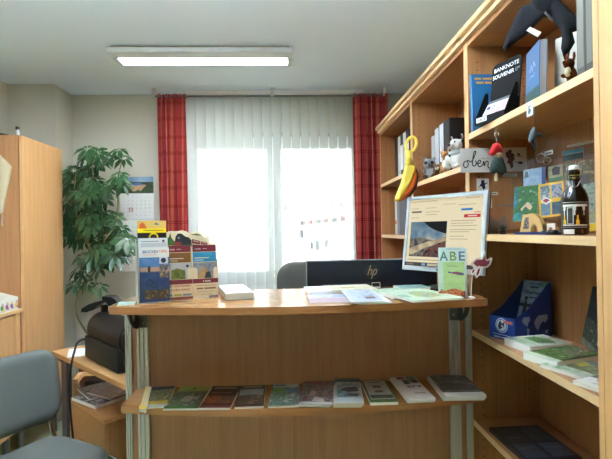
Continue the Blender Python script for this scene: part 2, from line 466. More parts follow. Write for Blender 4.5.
def curtain(xa, xb, label, nf):
    c = thing('curtain', label, 'curtain', ((xa+xb)/2, 3.63, .06), 0, 'red checked curtains')
    n = nf*14; vs = []; fs = []; us = []; u = 0; prev = None
    zs = [.06, .5, 1.0, 1.5, 2.0, 2.32, 2.44, 2.478]
    for i in range(n+1):
        t = i/n; ph = 2*PI*nf*t
        x = xa+(xb-xa)*t+.006*math.sin(2*ph); y = .036*math.sin(ph)+.012*math.sin(ph*.5+1)
        p = V((x, y))
        if prev is not None: u += (p-prev).length
        prev = p
        for z in zs:
            k = .75 if z > 2.28 else 1
            vs.append((x-(xa+xb)/2+.006*math.sin(ph*.7+z*2), y*k, z-.06)); us.append((u, z))
    nz = len(zs)
    for i in range(n):
        for j in range(nz-1): fs.append((i*nz+j, (i+1)*nz+j, (i+1)*nz+j+1, i*nz+j+1))
    m = MB().add(vs, fs, CM); o = m.build('panel', c, smooth='all')
    uvl = o.data.uv_layers.new(name='UVMap')
    for lp in o.data.loops: uvl.data[lp.index].uv = us[lp.vertex_index]
    for k in range(nf+1):
        x = xa+(xb-xa)*min(1, max(0, (k+.25)/nf)) if k < nf else xb-.01
        MB().tube([(x-(xa+xb)/2+.013*math.cos(a*PI/5), .0, 2.462-.06+.022*math.sin(a*PI/5)) for a in range(10)], .004, mat((160, 45, 45), .6), 6, closed=True).build('heading_loop', c)
xa = aY(158, 150, 3.62).x; xb = aY(186, 150, 3.62).x
curtain(xa, xb, 'red checked curtain at the left side of the window, beside the wall calendar', 4)
curtain(aY(354.5, 150, 3.62).x, aY(388, 150, 3.62).x, 'red checked curtain at the right side of the window, beside the bookcase', 5)
cr = thing('curtain_rail', 'thin grey curtain rail under the ceiling above the window blind', 'curtain rail', (-.1, 3.63, ZC))
MB().tube([(xa-.04, 3.63, 2.466), (.80, 3.63, 2.466)], .008, mat((120, 118, 116), .4, .5), 10).build('rod', cr, off=V(cr.location))
for x in (xa-.03, -.1, .79):
    MB().rbox((x-.012, 3.62, 2.46), (x+.012, 3.64, ZC), mat((200, 200, 200), .4), .002).build('bracket', cr, off=V(cr.location))

# ceiling lamp
zl = 2.487; a = aZ(105.5, 52, zl); b = aZ(293, 52, zl); yl0 = (a.y+b.y)/2; yl1 = aZ(200, 66.5, zl).y
lx0, lx1 = a.x, b.x
LH = mat((206, 210, 210), .45)
def ceiling_lamp(x0, x1, y0, y1, label):
    L = thing('ceiling_light', label, 'ceiling light', ((x0+x1)/2, (y0+y1)/2, ZC)); of = V(L.location)
    m = MB()
    yy = [y0, y0, y0+.09, y0+.09, y1-.02, y1-.02, y1, y1]; zz = [zl+.03, zl, zl, zl+.012, zl+.012, zl, zl, zl+.03]
    pr = list(zip(yy, zz)); Mx = Matrix(((0, 0, 1, 0), (1, 0, 0, 0), (0, 1, 0, 0), (0, 0, 0, 1)))
    # housing as a channel: near face, flat, recess, far lip
    for k in ((y0, y0+.105), (y1-.02, y1)): m.rbox((x0, k[0], zl), (x1, k[1], zl+.03), LH, .003)
    m.box((x0, y0+.105, zl+.016), (x1, y1-.02, zl+.03), LH)
    m.build('housing', L, off=of, smooth=True)
    MB().box((x0+.02, y0+.02, zl+.03), (x1-.02, y1-.02, ZC), mat((150, 130, 100), .6)).build('mounting_plate', L, off=of)
    MB().rbox((x0+.035, y0+.107, zl+.002), (x1-.035, y1-.022, zl+.0155), emit((244, 247, 250), LAMP), .004).build('lamp_tube_cover', L, off=of)
    CP = mat((200, 222, 230), .25)
    for xx in ((x0+.001, x0+.034), (x1-.034, x1-.001)):
        MB().rbox((xx[0], y0+.107, zl-.002), (xx[1], y1-.022, zl+.0155), CP, .004).build('end_cap', L, off=of)
    return L
ceiling_lamp(lx0, lx1, yl0, yl1, 'long white ceiling light switched on in front of the window')


pd_ = thing('fill_light', 'long fill light added out of view above the visitors, glowing upwards and downwards', 'fill light', (-.55, 1.20, ZC)); of = V(pd_.location)  # added fill out of view, brightens the ceiling and counter front
for a_, b_ in ((-.17, -.16), (.16, .17)): MB().box((-1.2, 1.20+a_, 2.28), (.1, 1.20+b_, 2.34), LH).build('side_rail', pd_, off=of)
MB().box((-1.2, 1.04, 2.295), (.1, 1.36, 2.305), LH).build('tray', pd_, off=of)
MB().box((-1.18, 1.05, 2.3055), (.08, 1.35, 2.315), emit((238, 240, 246), FILL_UP)).build('upper_fill_panel', pd_, off=of)
MB().box((-1.18, 1.05, 2.285), (.08, 1.35, 2.2945), emit((238, 240, 246), FILL_DN)).build('lower_fill_panel', pd_, off=of)
for x in (-1.1, .0): MB().tube([(x, 1.20, 2.315), (x, 1.20, ZC)], .002, STEEL, 6).build('wire', pd_, off=of)
# ------------------------------------------------------------------ bookcase
XB, DEP, ZT = .735, .28, 2.15
WF = wood('z', (228, 180, 124), (212, 162, 106))  # beech lightened, the light on doors and fronts is put into its colour
BW = wood('z', (180, 128, 80), (160, 108, 62)); BWY = wood('y', (186, 134, 84), (166, 114, 68))  # same beech darkened, the interior's shade is put into its colour
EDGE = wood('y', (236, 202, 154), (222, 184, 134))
UB = [.20, 1.047, 1.839, 2.662, 3.567]
def unit(y0, y1, shelves, label, door=False):
    u = thing('bookcase_unit', label, 'bookcase', (XB+DEP/2, (y0+y1)/2, 0), 0, 'beech bookcase units along the right wall'); of = V(u.location)
    xb = XB+DEP; t = .0195
    for (a, b, inner) in ((y0, y0+t, 1), (y1-t, y1, -1)):
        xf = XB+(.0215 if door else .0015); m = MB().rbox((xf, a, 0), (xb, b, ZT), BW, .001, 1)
        if not door: m.box((XB, a+.0005, .0), (XB+.0015, b-.0005, ZT), WF)
        if not door:
            yy = b+.0004 if inner == 1 else a-.0004
            for k in range(60):
                z = .12+k*.033
                for x in (XB+.04, xb-.05):
                    m.add([(x+.003*math.cos(q*PI/3), yy, z+.003*math.sin(q*PI/3)) for q in range(6)], [tuple(range(6))], mat((60, 40, 25), .8))
        m.build('side_panel', u, off=of)
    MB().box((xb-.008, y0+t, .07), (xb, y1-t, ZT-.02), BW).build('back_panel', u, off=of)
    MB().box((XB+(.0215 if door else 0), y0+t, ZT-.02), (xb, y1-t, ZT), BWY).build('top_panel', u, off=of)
    MB().box((XB+.025, y0+t, 0), (XB+.045, y1-t, .07), BWY).build('plinth', u, off=of)
    c = MB().rbox((XB-.018, y0, ZT), (xb, y1, ZT+.02), EDGE, .003, 2).rbox((XB-.034, y0, ZT+.0202), (xb, y1, ZT+.044), EDGE, .005, 2)
    c.build('cornice', u, off=of, smooth=True)
    for z in shelves:
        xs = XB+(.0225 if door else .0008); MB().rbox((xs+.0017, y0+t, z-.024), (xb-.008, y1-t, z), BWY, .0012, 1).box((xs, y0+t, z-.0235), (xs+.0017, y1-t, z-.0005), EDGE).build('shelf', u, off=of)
    if door:
        dd = MB().rbox((XB, y0+.002, .075), (XB+.0205, y1-.0005, ZT-.003), WF, .0015, 1).build('door', u, off=of)
        MB().tube([(XB, y0+.06, 1.0), (XB-.025, y0+.06, 1.0), (XB-.025, y0+.06, 1.12), (XB, y0+.06, 1.12)], .005, ALU).build('handle', dd, off=of)
    return u
S3 = [1.779, 1.376, .992, .632, .094]
unit(UB[3], UB[4], [1.75, 1.362, .98, .62, .094], 'beech bookcase unit farthest back, beside the right curtain, with black and white binders')
unit(UB[2], UB[3], [1.662, 1.30, .98, .62, .094], 'beech bookcase unit holding the soft toy animals, second from the window')
unit(UB[1], UB[2], S3, 'beech bookcase unit with the souvenirs, postcards and beer bottle')
unit(UB[0], UB[1], [1.1], 'plain beech cupboard front at the right edge of the photo, nearest bookcase unit', door=True)

# binders: spine faces the room (-X)
def binder(x, y0, y1, z, h, d, body, label, band=None, bandz=(.55, .8), group=None, cat='binder', name='ring_binder', hole=True, cover=None):
    t = thing(name, label, cat, (x+d/2, (y0+y1)/2, z), 0, group); of = V(t.location)
    MB().rbox((x, y0+.001, z), (x+d, y1-.001, z+h), body, .002, 1).build('cover', t, off=of)
    if band:
        MB().box((x-.0008, y0+.006, z+h*bandz[0]), (x, y1-.006, z+h*bandz[1]), band).build('spine_label', t, off=of)
    if hole:
        MB().add([(x-.0012, (y0+y1)/2+.009*math.cos(k*PI/6), z+.05+.009*math.sin(k*PI/6)) for k in range(12)], [tuple(range(11, -1, -1))], mat((140, 140, 140), .3, .8)).build('finger_hole', t, off=of)
    return t
GREY = mat((150, 152, 152), .5)
y = 3.335; bs = [(.082, BLACK, None, 'black binder farthest back on the top shelf of the far bookcase unit'), (.072, mat((205, 205, 200), .5), None, 'white binder second from the curtain on the top shelf of the far bookcase unit'),
     (.076, BLACK, WHITE, 'black binder between two white binders on the top shelf of the far bookcase unit'), (.072, mat((205, 205, 200), .5), None, 'white binder second from the front on the top shelf of the far bookcase unit'),
     (.08, BLACK, WHITE, 'black binder nearest the camera on the top shelf of the far bookcase unit')]
for w_, bm_, bd, lb in bs:
    binder(.80, y-w_, y, 1.75, .305, .19, bm_, lb, bd, (.2, .75), 'binders in the far bookcase unit'); y -= w_
t = binder(.79, 3.27, 3.33, 1.362, .285, .19, mat((214, 214, 210), .5), 'white binder with orange stripe left of the screen on the lower shelf', mat((214, 108, 50), .5), (.26, .36), 'binders in the far bookcase unit', hole=False)
binder(.79, 3.20, 3.267, 1.362, .285, .19, mat((120, 122, 124), .5), 'grey binder beside the orange striped one behind the screen', None, group='binders in the far bookcase unit', hole=False)
binder(.82, 2.50, 2.56, 1.662, .255, .17, mat((168, 168, 164), .5), 'grey binder behind the raccoon toy', None, group='binders behind the soft toys')
binder(.82, 2.425, 2.498, 1.662, .285, .17, mat((26, 28, 30), .4), 'black binder with pale spine stripe next to the grey binder', mat((190, 196, 200), .5), (.04, .98), 'binders behind the soft toys', hole=False)
binder(.82, 2.35, 2.423, 1.662, .292, .17, mat((24, 26, 28), .4), 'black binder with pale spine stripe between two black binders', mat((190, 196, 200), .5), (.04, .98), 'binders behind the soft toys', hole=False)
binder(.82, 2.275, 2.348, 1.662, .295, .17, mat((20, 22, 24), .4), 'black binder nearest the camera, broad side behind the orange book', None, group='binders behind the soft toys', hole=False)
M, w = stand((.843, 2.235, 1.662), (.90, 2.225, 1.662), .06)
m = MB().rbox((0, 0, -.02), (w, .135, 0), mat((206, 86, 52), .55), .002, 1, M).box((.002, .002, -.018), (w+.001, .133, -.004), PAPER, M)
solo(m, 'orange_book', 'small orange book standing between black binders and the soft dog', 'book')

# soft toys
def plush(name, label, loc, rz, blobs, col, extra, voxel=.0035):
    t = thing(name, label, 'soft toy', loc, rz, 'soft toys on the bookcase shelf')
    m = MB(); FM = mat(tuple(int(v*.9) for v in col), .95, bump=.6, bscale=900, spec=.1)
    for c, r in blobs: m.ell(c, r, FM)
    m.fuse(voxel).build('body', t, smooth='all')
    for nm, cc, items in extra:
        for c, r in items:
            MB().ell(c, r, mat(cc, .9 if nm not in ('eye', 'nose') else .2, spec=.1 if nm not in ('eye', 'nose') else .6), n=10).build(nm, t, smooth='all')
    return t
def facing(x, y): return math.atan2(-x, -y) * 1.0   # turn local -y towards the camera
# local axes: -y is the toy's front
def at_toy(px, py, x):
    p = aX(px, py, x); return p
p = aX(430, 178, .768); f_ = -.42
plush('soft_raccoon', 'grey soft raccoon with dark eye patches, leftmost toy on the shelf', (p.x, p.y, 1.662), f_,
      [((0, 0, .034), (.030, .027, .036)), ((0, -.006, .083), (.033, .029, .029)), ((0, -.032, .075), (.013, .015, .011)), ((-.024, 0, .110), (.010, .007, .012)), ((.024, 0, .110), (.010, .007, .012)),
       ((-.028, -.02, .045), (.010, .018, .012)), ((.028, -.02, .045), (.010, .018, .012)), ((-.02, -.03, .012), (.013, .022, .012)), ((.02, -.03, .012), (.013, .022, .012))],
      (150, 152, 150), [('eye_patch', (35, 35, 38), [((-.015, -.0295, .086), (.011, .006, .009)), ((.015, -.0295, .086), (.011, .006, .009))]), ('nose', (20, 18, 18), [((0, -.046, .078), (.005, .004, .004))]),
                        ('paw', (70, 60, 52), [((-.02, -.045, .012), (.011, .008, .011)), ((.02, -.045, .012), (.011, .008, .011))])])
p = aX(438, 175, .762)
plush('soft_hedgehog', 'small brown soft toy animal lying low between the raccoon and the fawn', (p.x, p.y, 1.662), f_,
      [((0, .01, .03), (.026, .03, .03)), ((0, -.02, .04), (.02, .02, .02)), ((0, -.04, .036), (.009, .014, .009)), ((-.016, -.012, .062), (.008, .005, .010)), ((.016, -.012, .062), (.008, .005, .010)), ((-.016, -.03, .009), (.01, .015, .009)), ((.016, -.03, .009), (.01, .015, .009))],
      (122, 98, 74), [('muzzle', (205, 190, 165), [((0, -.046, .035), (.009, .008, .008))]), ('eye', (15, 12, 10), [((-.009, -.036, .047), (.003, .003, .003)), ((.009, -.036, .047), (.003, .003, .003))]), ('nose', (15, 12, 10), [((0, -.055, .037), (.004, .003, .003))])])
p = aX(445, 170, .775)
plush('soft_fawn', 'tan soft fawn with upright ears, beside the white dog toy', (p.x, p.y, 1.662), f_,
      [((0, .005, .036), (.022, .026, .038)), ((0, -.004, .075), (.012, .012, .02)), ((0, -.012, .095), (.018, .022, .018)), ((0, -.034, .09), (.009, .012, .009)), ((-.017, -.004, .12), (.006, .005, .018)), ((.017, -.004, .12), (.006, .005, .018)), ((-.016, -.025, .012), (.009, .02, .011)), ((.016, -.025, .012), (.009, .02, .011))],
      (196, 146, 96), [('ear_lining', (236, 214, 190), [((-.017, -.008, .121), (.0035, .003, .013)), ((.017, -.008, .121), (.0035, .003, .013))]), ('chest', (234, 222, 204), [((0, -.019, .05), (.012, .008, .02))]), ('eye', (15, 12, 10), [((-.012, -.027, .1), (.003, .003, .003)), ((.012, -.027, .1), (.003, .003, .003))]), ('nose', (25, 18, 15), [((0, -.046, .092), (.004, .003, .003))])])
p = aX(457, 168, .772)
plush('soft_dog', 'white soft dog toy with raised ear and dark nose, largest of the toys', (p.x, p.y, 1.662), f_-.5,
      [((0, .005, .045), (.034, .034, .048)), ((0, -.008, .112), (.03, .032, .03)), ((0, -.042, .103), (.014, .02, .013)), ((.026, .0, .148), (.008, .006, .016)), ((-.026, .0, .142), (.009, .006, .018)), ((-.03, -.03, .04), (.011, .015, .03)), ((.03, -.03, .04), (.011, .015, .03)), ((-.024, -.04, .012), (.014, .022, .012)), ((.024, -.04, .012), (.014, .022, .012))],
      (226, 222, 212), [('nose', (30, 22, 22), [((0, -.061, .107), (.0075, .006, .006))]), ('eye', (20, 15, 12), [((-.013, -.036, .123), (.004, .004, .004)), ((.013, -.036, .123), (.004, .004, .004))]), ('ear_lining', (70, 58, 52), [((.026, -.006, .148), (.005, .003, .012)), ((-.026, -.006, .142), (.005, .003, .012))]),
                        ('scarf', (176, 178, 180), [((0, -.012, .078), (.031, .03, .014))])])

# ---- top shelf of the souvenir unit
M, w = stand(aY(473, 130, 1.79)*1.0, aY(507, 120, 1.79), .05)
M.translation.z = 1.779
m = MB().rbox((0, 0, -.018), (w, .235, 0), mat((38, 106, 156), .45), .002, 1, M)
m.prints(M, w, .235, [('r', .1, .90, .3, .935, mat((204, 150, 70), .5)), ('r', .34, .90, .72, .935, mat((204, 150, 70), .5)), ('r', .14, .83, .36, .865, mat((204, 150, 70), .5)), ('r', .4, .83, .66, .865, mat((204, 150, 70), .5))])
solo(m, 'blue_book', 'blue book with orange title lines, standing behind the black banknote display', 'book', base=V((M.translation.x+.05, M.translation.y, 1.779)))
# banknote display
pL = V((.765, 1.70, 1.779)); pR = V((.808, 1.565, 1.779))
M, w = stand(pL, pR, .10); BC = mat((13, 14, 15), .7, spec=.25)
bd = thing('banknote_display', 'black card display lettered BANKNOTE SOUVENIR on the top shelf', 'display stand', (pL+pR)/2); of = V(bd.location)
m = MB().prism([(0, 0), (w, 0)]+rrect(0, .1, w, .232, .02)[0:12], -.004, 0, BC, M)
m.prints(M, w, .232, [('t', 'BANKNOTE', .5, .865, .0205, WHITE, .84), ('t', 'SOUVENIR', .41, .755, .0205, WHITE, .74), ('t', '0*', .89, .755, .0205, mat((120, 122, 124), .5), .15)])
m.build('back_board', bd, off=of)
Tz, tw = stand(pL, pR, 0)       # upright frame for the tray
m = MB()
for xx in (-.003, w): m.prism([(0, 0), (.062, 0), (.062, .02), (.012, .125), (0, .125)], 0, .003, BC, Tz @ Matrix(((0, 0, 1, xx), (0, 1, 0, 0), (1, 0, 0, 0), (0, 0, 0, 1))))
m.box((-.003, 0, .059), (w+.003, .026, .063), BC, Tz).box((-.003, 0, 0), (w+.003, .003, .062), BC, Tz)
m.build('tray', bd, off=of)
Tn = Tz @ Matrix.Translation((0, .012, .048)) @ Matrix.Rotation(-.55, 4, 'X')
m = MB().box((.003, 0, -.012), (w-.003, .095, -.0005), mat((90, 92, 94), .5), Tn)
m.build('slope', bd, off=of)
nt_ = MB().box((.007, .004, 0), (w-.007, .078, .002), mat((226, 224, 216), .5), Tn)
nt_.prints(Tn @ Matrix.Translation((.007, .004, .002)), w-.014, .074, [('r', .48, .08, .97, .92, photo([(226, 205, 206), (200, 150, 170), (232, 222, 214)], 120)), ('r', .06, .62, .2, .82, mat((30, 46, 110), .5)), ('t', '0', .34, .58, .026, mat((70, 70, 96), .5)), ('r', .05, .12, .2, .2, mat((90, 90, 110), .5)), ('r', .26, .12, .42, .2, mat((150, 150, 150), .5))])
solo(nt_, 'souvenir_banknote', 'zero euro souvenir banknote lying on the slope of the black display', 'banknote')
tg = MB().box((.008, .0075, .0632), (.06, .024, .0645), WHITE, Tz)
tg.prints(Tz @ Matrix.Translation((.008, .0075, .0645)), .052, .0165, [('t', '3,00 €', .5, .25, .011, mat((40, 40, 40), .5), .8)])
tg.build('price_label', bd, off=of)
# blue picture book, standing at an angle
M, w = stand(V((.800, 1.50, 1.779)), V((.775, 1.375, 1.779)), .03)
b = MB().box((.0, .002, -.021), (w, .194, -.0025), mat((180, 184, 184), .6), M).rbox((0, 0, -.0025), (w+.001, .196, 0), mat((78, 118, 160), .3), .0008, 1, M).rbox((0, 0, -.0235), (w+.001, .196, -.021), mat((70, 100, 140), .3), .0008, 1, M)
b.prints(M, w, .196, [('r', .04, .02, .98, .3, photo([(40, 66, 60), (66, 96, 84), (50, 70, 84)], 60)), ('l', [(.3, .62), (.42, .72), (.5, .6), (.62, .74), (.72, .64)], .006, mat((200, 215, 228), .5)), ('l', [(.3, .5), (.45, .54), (.6, .5), (.7, .55)], .004, mat((170, 195, 215), .5))])
solo(b, 'picture_book', 'blue picture book standing upright beside the banknote display', 'book')
# white folder
M, w = stand(V((.835, 1.395, 1.779)), V((.925, 1.20, 1.779)), .05)
b = MB().rbox((0, 0, -.02), (w, .205, 0), mat((196, 190, 174), .55), .002, 1, M)
b.prints(M, w, .205, [('r', .5, .66, .82, .667, mat((150, 148, 140), .6)), ('r', .55, .62, .78, .626, mat((160, 158, 150), .6)), ('l', [(.05, .12), (.2, .16), (.35, .13), (.45, .16)], .003, mat((190, 170, 120), .6))])
solo(b, 'white_folder', 'cream white folder standing behind the brown toy squirrel', 'folder')
# grey binders at the near end
binder(.744, 1.106, 1.142, 1.779, .32, .22, mat((92, 90, 82), .7), 'pale grey binder with spine beside the white folder, on the top shelf', mat((124, 121, 110), .7), (.06, .97), 'grey binders at the near end of the top shelf', hole=False)
binder(.742, 1.070, 1.104, 1.779, .32, .22, mat((76, 75, 68), .7), 'darker grey binder against the near side panel of the top shelf', mat((112, 110, 100), .7), (.06, .97), 'grey binders at the near end of the top shelf', hole=False)
# brown squirrel
p = aX(573, 92, .757)
plush('soft_squirrel', 'red brown soft squirrel head peeping over the top shelf edge', (p.x-.005, p.y+.004, 1.779), -1.0,
      [((0, .01, .022), (.014, .016, .024)), ((0, -.004, .052), (.014, .018, .015)), ((0, -.024, .05), (.007, .011, .007)), ((.009, .006, .073), (.0045, .004, .014)), ((-.009, .006, .073), (.0045, .004, .014)), ((.012, -.012, .02), (.005, .012, .006)), ((-.012, -.012, .02), (.005, .012, .006))],
      (140, 74, 38), [('chest', (226, 206, 176), [((0, -.012, .028), (.009, .008, .014))]), ('eye', (12, 10, 8), [((-.009, -.016, .056), (.0028, .0028, .0028)), ((.009, -.016, .056), (.0028, .0028, .0028))]), ('nose', (20, 14, 12), [((0, -.035, .051), (.0028, .0024, .0024))])], voxel=.0022)
bpy.data.objects['soft_squirrel'].scale = (.95, .95, .95)
bpy.data.objects['soft_squirrel']['group'] = ''
del bpy.data.objects['soft_squirrel']['group']
# dark soft bat hanging under the cornice
Pm = aX(540, 20, .715); nrm = V((-Pm.x, -Pm.y, 0)).normalized(); xd = V((0, 0, 1)).cross(nrm).normalized()
MBt = frame(Pm, xd, nrm)
def onp(px, py, M=MBt):
    d = ray(px, py); n = M.to_3x3().col[2]; q = EYE+d*((M.translation-EYE).dot(n)/d.dot(n)); return M.inverted() @ q
def outl(pts, sx, sy, ox, oy, M): 
    return [tuple(onp(ox+x/sx, oy+y/sy, M)[:2]) for x, y in pts]
bt = thing('soft_bat', 'dark blue black soft bat with spread wings hanging from the bookcase cornice', 'soft toy', (Pm.x, Pm.y, Pm.z-.05)); of = V(bt.location)
BM = photo([(9, 11, 15), (17, 20, 26), (12, 14, 18)], 60, .95)
wing = outl([(45, 285), (62, 306), (90, 275), (140, 235), (190, 205), (250, 150), (300, 108), (345, 95), (360, 150), (400, 195), (408, 250), (402, 310), (425, 388), (445, 395), (458, 325), (487, 275), (472, 215), (530, 195), (532, 135), (475, 100), (420, 45), (360, 2), (290, 8), (230, 12), (160, 22), (115, 100), (72, 195)], 6.12, 6.12, 495, 0, MBt)
MB().puff(wing, .010, BM, MBt, R=.022, res=.011, bend=lambda x, y: .02*math.sin(x*22)).build('wings', bt, off=of, smooth='all')
body = outl([(215, 25), (225, -20), (290, -45), (370, -40), (410, 10), (390, 60), (340, 110), (290, 100), (240, 70)], 6.12, 6.12, 495, 0, MBt)
MB().puff(body, .028, BM, MBt @ Matrix.Translation((0, 0, -.004)), R=.03, res=.01).build('body', bt, off=of, smooth='all')
pt = outl([(300, 100), (312, 82), (358, 132), (345, 150)], 6.12, 6.12, 495, 0, MBt)
MB().puff(pt, .004, mat((96, 100, 104), .9), MBt @ Matrix.Translation((0, 0, .022)), R=.005, res=.004).build('lining', bt, off=of, smooth='all')
tgp = outl([(192, 195), (215, 172), (285, 205), (262, 235)], 6.12, 6.12, 495, 0, MBt)
MB().prism(tgp, .009, .010, WHITE, MBt).build('paper_tag', bt, off=of)
top = onp(530, -5)
MB().tube([MBt @ V((top.x, top.y, 0)), V((XB-.012, (MBt @ V((top.x, top.y, 0))).y, ZT+.002))], .0012, mat((30, 30, 30), .6), 6).build('string', bt, off=of)
MB().tube([V((XB-.012, (MBt @ V((top.x, top.y, 0))).y, ZT-.004+k*.002)) for k in range(4)], .003, BLACK, 6).build('hook', bt, off=of)

# price tags at the edge of the top shelf
def edge_tag(px, py0, py1, label, marks):
    yc = aX(px, py0, XB).y; z1 = 1.779-.002; zz0 = 1.779-.046
    m = MB().box((XB-.0014, yc-.017, zz0), (XB-.0002, yc+.017, z1), mat((222, 224, 214), .5))
    T = frame((XB-.0014, yc+.017, zz0), (0, -1, 0), (-1, 0, 0))
    m.prints(T, .034, .044, marks)
    return solo(m, 'shelf_tag', label, 'tag')
edge_tag(530, 112, 0, 'white price tag on the shelf edge above the dangling grey figure', [('c', .5, .35, .008, mat((120, 128, 130), .5)), ('r', .25, .62, .75, .7, mat((90, 96, 100), .5)), ('r', .25, .5, .6, .56, mat((120, 126, 130), .5)), ('l', [(.3, .2), (.6, .45), (.75, .3)], .003, mat((60, 70, 80), .5))])

# ---- hanging witch dolls
def hang(px, name, label, top_py):
    yc = aX(px, top_py, XB-.012).y
    return thing(name, label, 'ornament', (XB-.012, yc, 1.60)), yc
yw = aX(496, 150, XB-.01).y; S = yw/460*1.06
wd = thing('witch_doll', 'small witch doll with red headscarf dangling from the shelf edge by a ring', 'doll', (XB-.01, yw, 1.60)); of = V((XB-.01, yw, 0))
def wp(px, py): return aY(px, py, yw)
L0 = V(wd.location)
def ball(px, py, r, m, name, dy=0, off=L0):
    c = wp(px, py); c.y += dy
    rr = (r[0]*S, r[1]*S, r[2]*S)
    MB().ell(c, rr, m, n=12).build(name, wd, off=off, smooth='all')
ring = [wp(497+2.2*math.cos(a*PI/6), 134.5+2.6*math.sin(a*PI/6)) for a in range(12)]
MB().tube(ring, .0016, CHROME, 6, closed=True).tube([wp(497, 137), wp(496.5, 141), wp(496, 145)], .0014, CHROME, 6).build('key_ring', wd, off=L0, smooth='all')
MB().tube([V((XB-.002, yw, 1.752)), V((XB-.008, yw, 1.7515)), V((XB-.01, yw, wp(497, 132).z))], .0012, CHROME, 6).build('hook', wd, off=L0)
hm = MB().puff([tuple((wp(x, y)-L0).xz) for x, y in ((488, 154.5), (490.5, 149), (493, 144), (497, 142.5), (501, 145), (503, 151), (502, 156), (497, 154), (493, 156))], .014, mat((200, 34, 36), .8), frame(L0, (1, 0, 0), (0, -1, 0)), R=.018, res=.006)
hm.build('headscarf', wd, off=L0, smooth='all')
ball(498.5, 155.5, (3.2, 3, 3.2), mat((176, 136, 104), .8), 'head', -.004)
bdm = MB().puff([tuple((wp(x, y)-L0).xz) for x, y in ((494, 157), (502, 156), (506, 166), (507, 171), (503, 175), (497, 173), (491, 174), (489, 169), (492, 163))], .014, photo([(24, 34, 34), (52, 70, 62), (30, 26, 30)], 160, .9), frame(L0, (1, 0, 0), (0, -1, 0)), R=.016, res=.006)
bdm.build('dress', wd, off=L0, smooth='all')
MB().lathe([(.005, 0), (.0075, .004), (.0055, .02), (.003, .028)], mat((206, 186, 140), .9), 10, Matrix.Translation(wp(496.5, 181))).build('broom_head', wd, off=L0, smooth=True)
MB().tube([wp(496.6, 176), wp(498, 164), wp(502, 153)], .0014, mat((130, 95, 60), .7), 6).build('broom_handle', wd, off=L0)
MB().tube([wp(500, 160), wp(504, 165), wp(503, 170)], [.0035, .003, .0028], mat((58, 74, 66), .9), 8).tube([wp(494, 160), wp(491, 165), wp(494, 170)], [.0035, .003, .0028], mat((58, 74, 66), .9), 8).build('sleeves', wd, off=L0, smooth='all')
# second dangling figure
yw = aX(534, 138, XB-.01).y; L0 = V((XB-.01, yw, 1.64)); wd = thing('dangling_figure', 'small grey blue winged figure dangling on a thread below the white price tag', 'ornament', L0)
FX = frame(L0, (1, 0, 0), (0, -1, 0))
MB().tube([V((XB-.003, yw, 1.7535)), wp(533.5, 127)], .0009, mat((60, 60, 60), .6), 6).build('thread', wd, off=L0)
def o2(pts): return [tuple((wp(x, y)-L0).xz) for x, y in pts]
MB().puff(o2(((530.5, 131), (533, 127), (536, 128), (537, 132), (544, 133.5), (540, 137), (536, 138), (533, 139.5), (528.5, 144), (528.5, 137))), .010, mat((92, 106, 110), .7), FX, R=.014, res=.005).build('cloak', wd, off=L0, smooth='all')
MB().puff(o2(((531, 138), (535, 137.5), (536.5, 143), (536, 150), (534.5, 151.5), (533, 145), (531.5, 144))), .007, mat((32, 40, 46), .7), FX, R=.01, res=.004).build('legs', wd, off=L0, smooth='all')
MB().ell(wp(534, 129.5), .0065, mat((120, 128, 128), .7), n=10).build('head', wd, off=L0, smooth='all')

# ---- sign and stickers on the far side panel
ys = 1.80
P = [aY(x, y, ys) for x, y in ((459.5, 172.7), (525.6, 171.2), (525.6, 147.4), (462, 148.5))]
w = (P[1]-P[0]).length; h = (P[2]-P[1]).length
T = frame((P[0]+P[3])/2-V((0, 0, h/2)), P[1]-P[0], (0, -1, 0))
sg = MB().box((0, 0, -.003), (w, h, 0), mat((196, 192, 182), .4), T)
INK = mat((20, 18, 20), .5); MAR = mat((66, 30, 36), .6)
def oz(x, y): 
    q = T.inverted() @ aY(455+x/5.74, 125+y/5.74, ys); return (q.x/w, q.y/h)
pen = .0042
strokes = [[(64, 206), (52, 215), (50, 235), (60, 245), (72, 238), (76, 220), (68, 207), (78, 204), (90, 212), (104, 196), (118, 160), (116, 150), (108, 160), (102, 195), (100, 225), (108, 236), (120, 228), (122, 212), (114, 206)],
           [(120, 220), (132, 222), (146, 214), (146, 204), (136, 204), (130, 220), (136, 238), (150, 236), (160, 224)],
           [(160, 224), (164, 208), (168, 236), (174, 214), (184, 207), (190, 216), (188, 236), (196, 246), (206, 244)]]
its = []
for st in strokes:
    its.append(('l', [oz(q.x, q.y) for q in sstep([(x, y, 0) for x, y in st], 4)], pen, INK))
its += [('l', [oz(153, 196), oz(160, 188), oz(166, 196), oz(172, 190)], .0018, INK), ('l', [oz(180, 196), oz(186, 188), oz(192, 196)], .0018, INK),
        ('p', [oz(*q) for q in ((288, 160), (300, 150), (316, 138), (328, 150), (322, 158), (340, 168), (336, 182), (344, 196), (330, 206), (334, 240), (320, 252), (312, 225), (298, 218), (304, 195), (292, 182))], MAR),
        ('l', [oz(330, 178), oz(360, 180), oz(390, 184)], .002, INK), ('p', [oz(*q) for q in ((352, 160), (368, 165), (376, 176), (360, 176))], INK), ('p', [oz(*q) for q in ((356, 214), (372, 208), (390, 216), (380, 226), (362, 224))], INK), ('l', [oz(330, 205), oz(358, 215)], .002, INK),
        ('r', .42, .93, .5, .97, mat((150, 110, 110), .5))]
sg.prints(T, w, h, its)
solo(sg, 'lettered_sign', 'pale sign lettered oben in black script with a witch silhouette', 'sign')
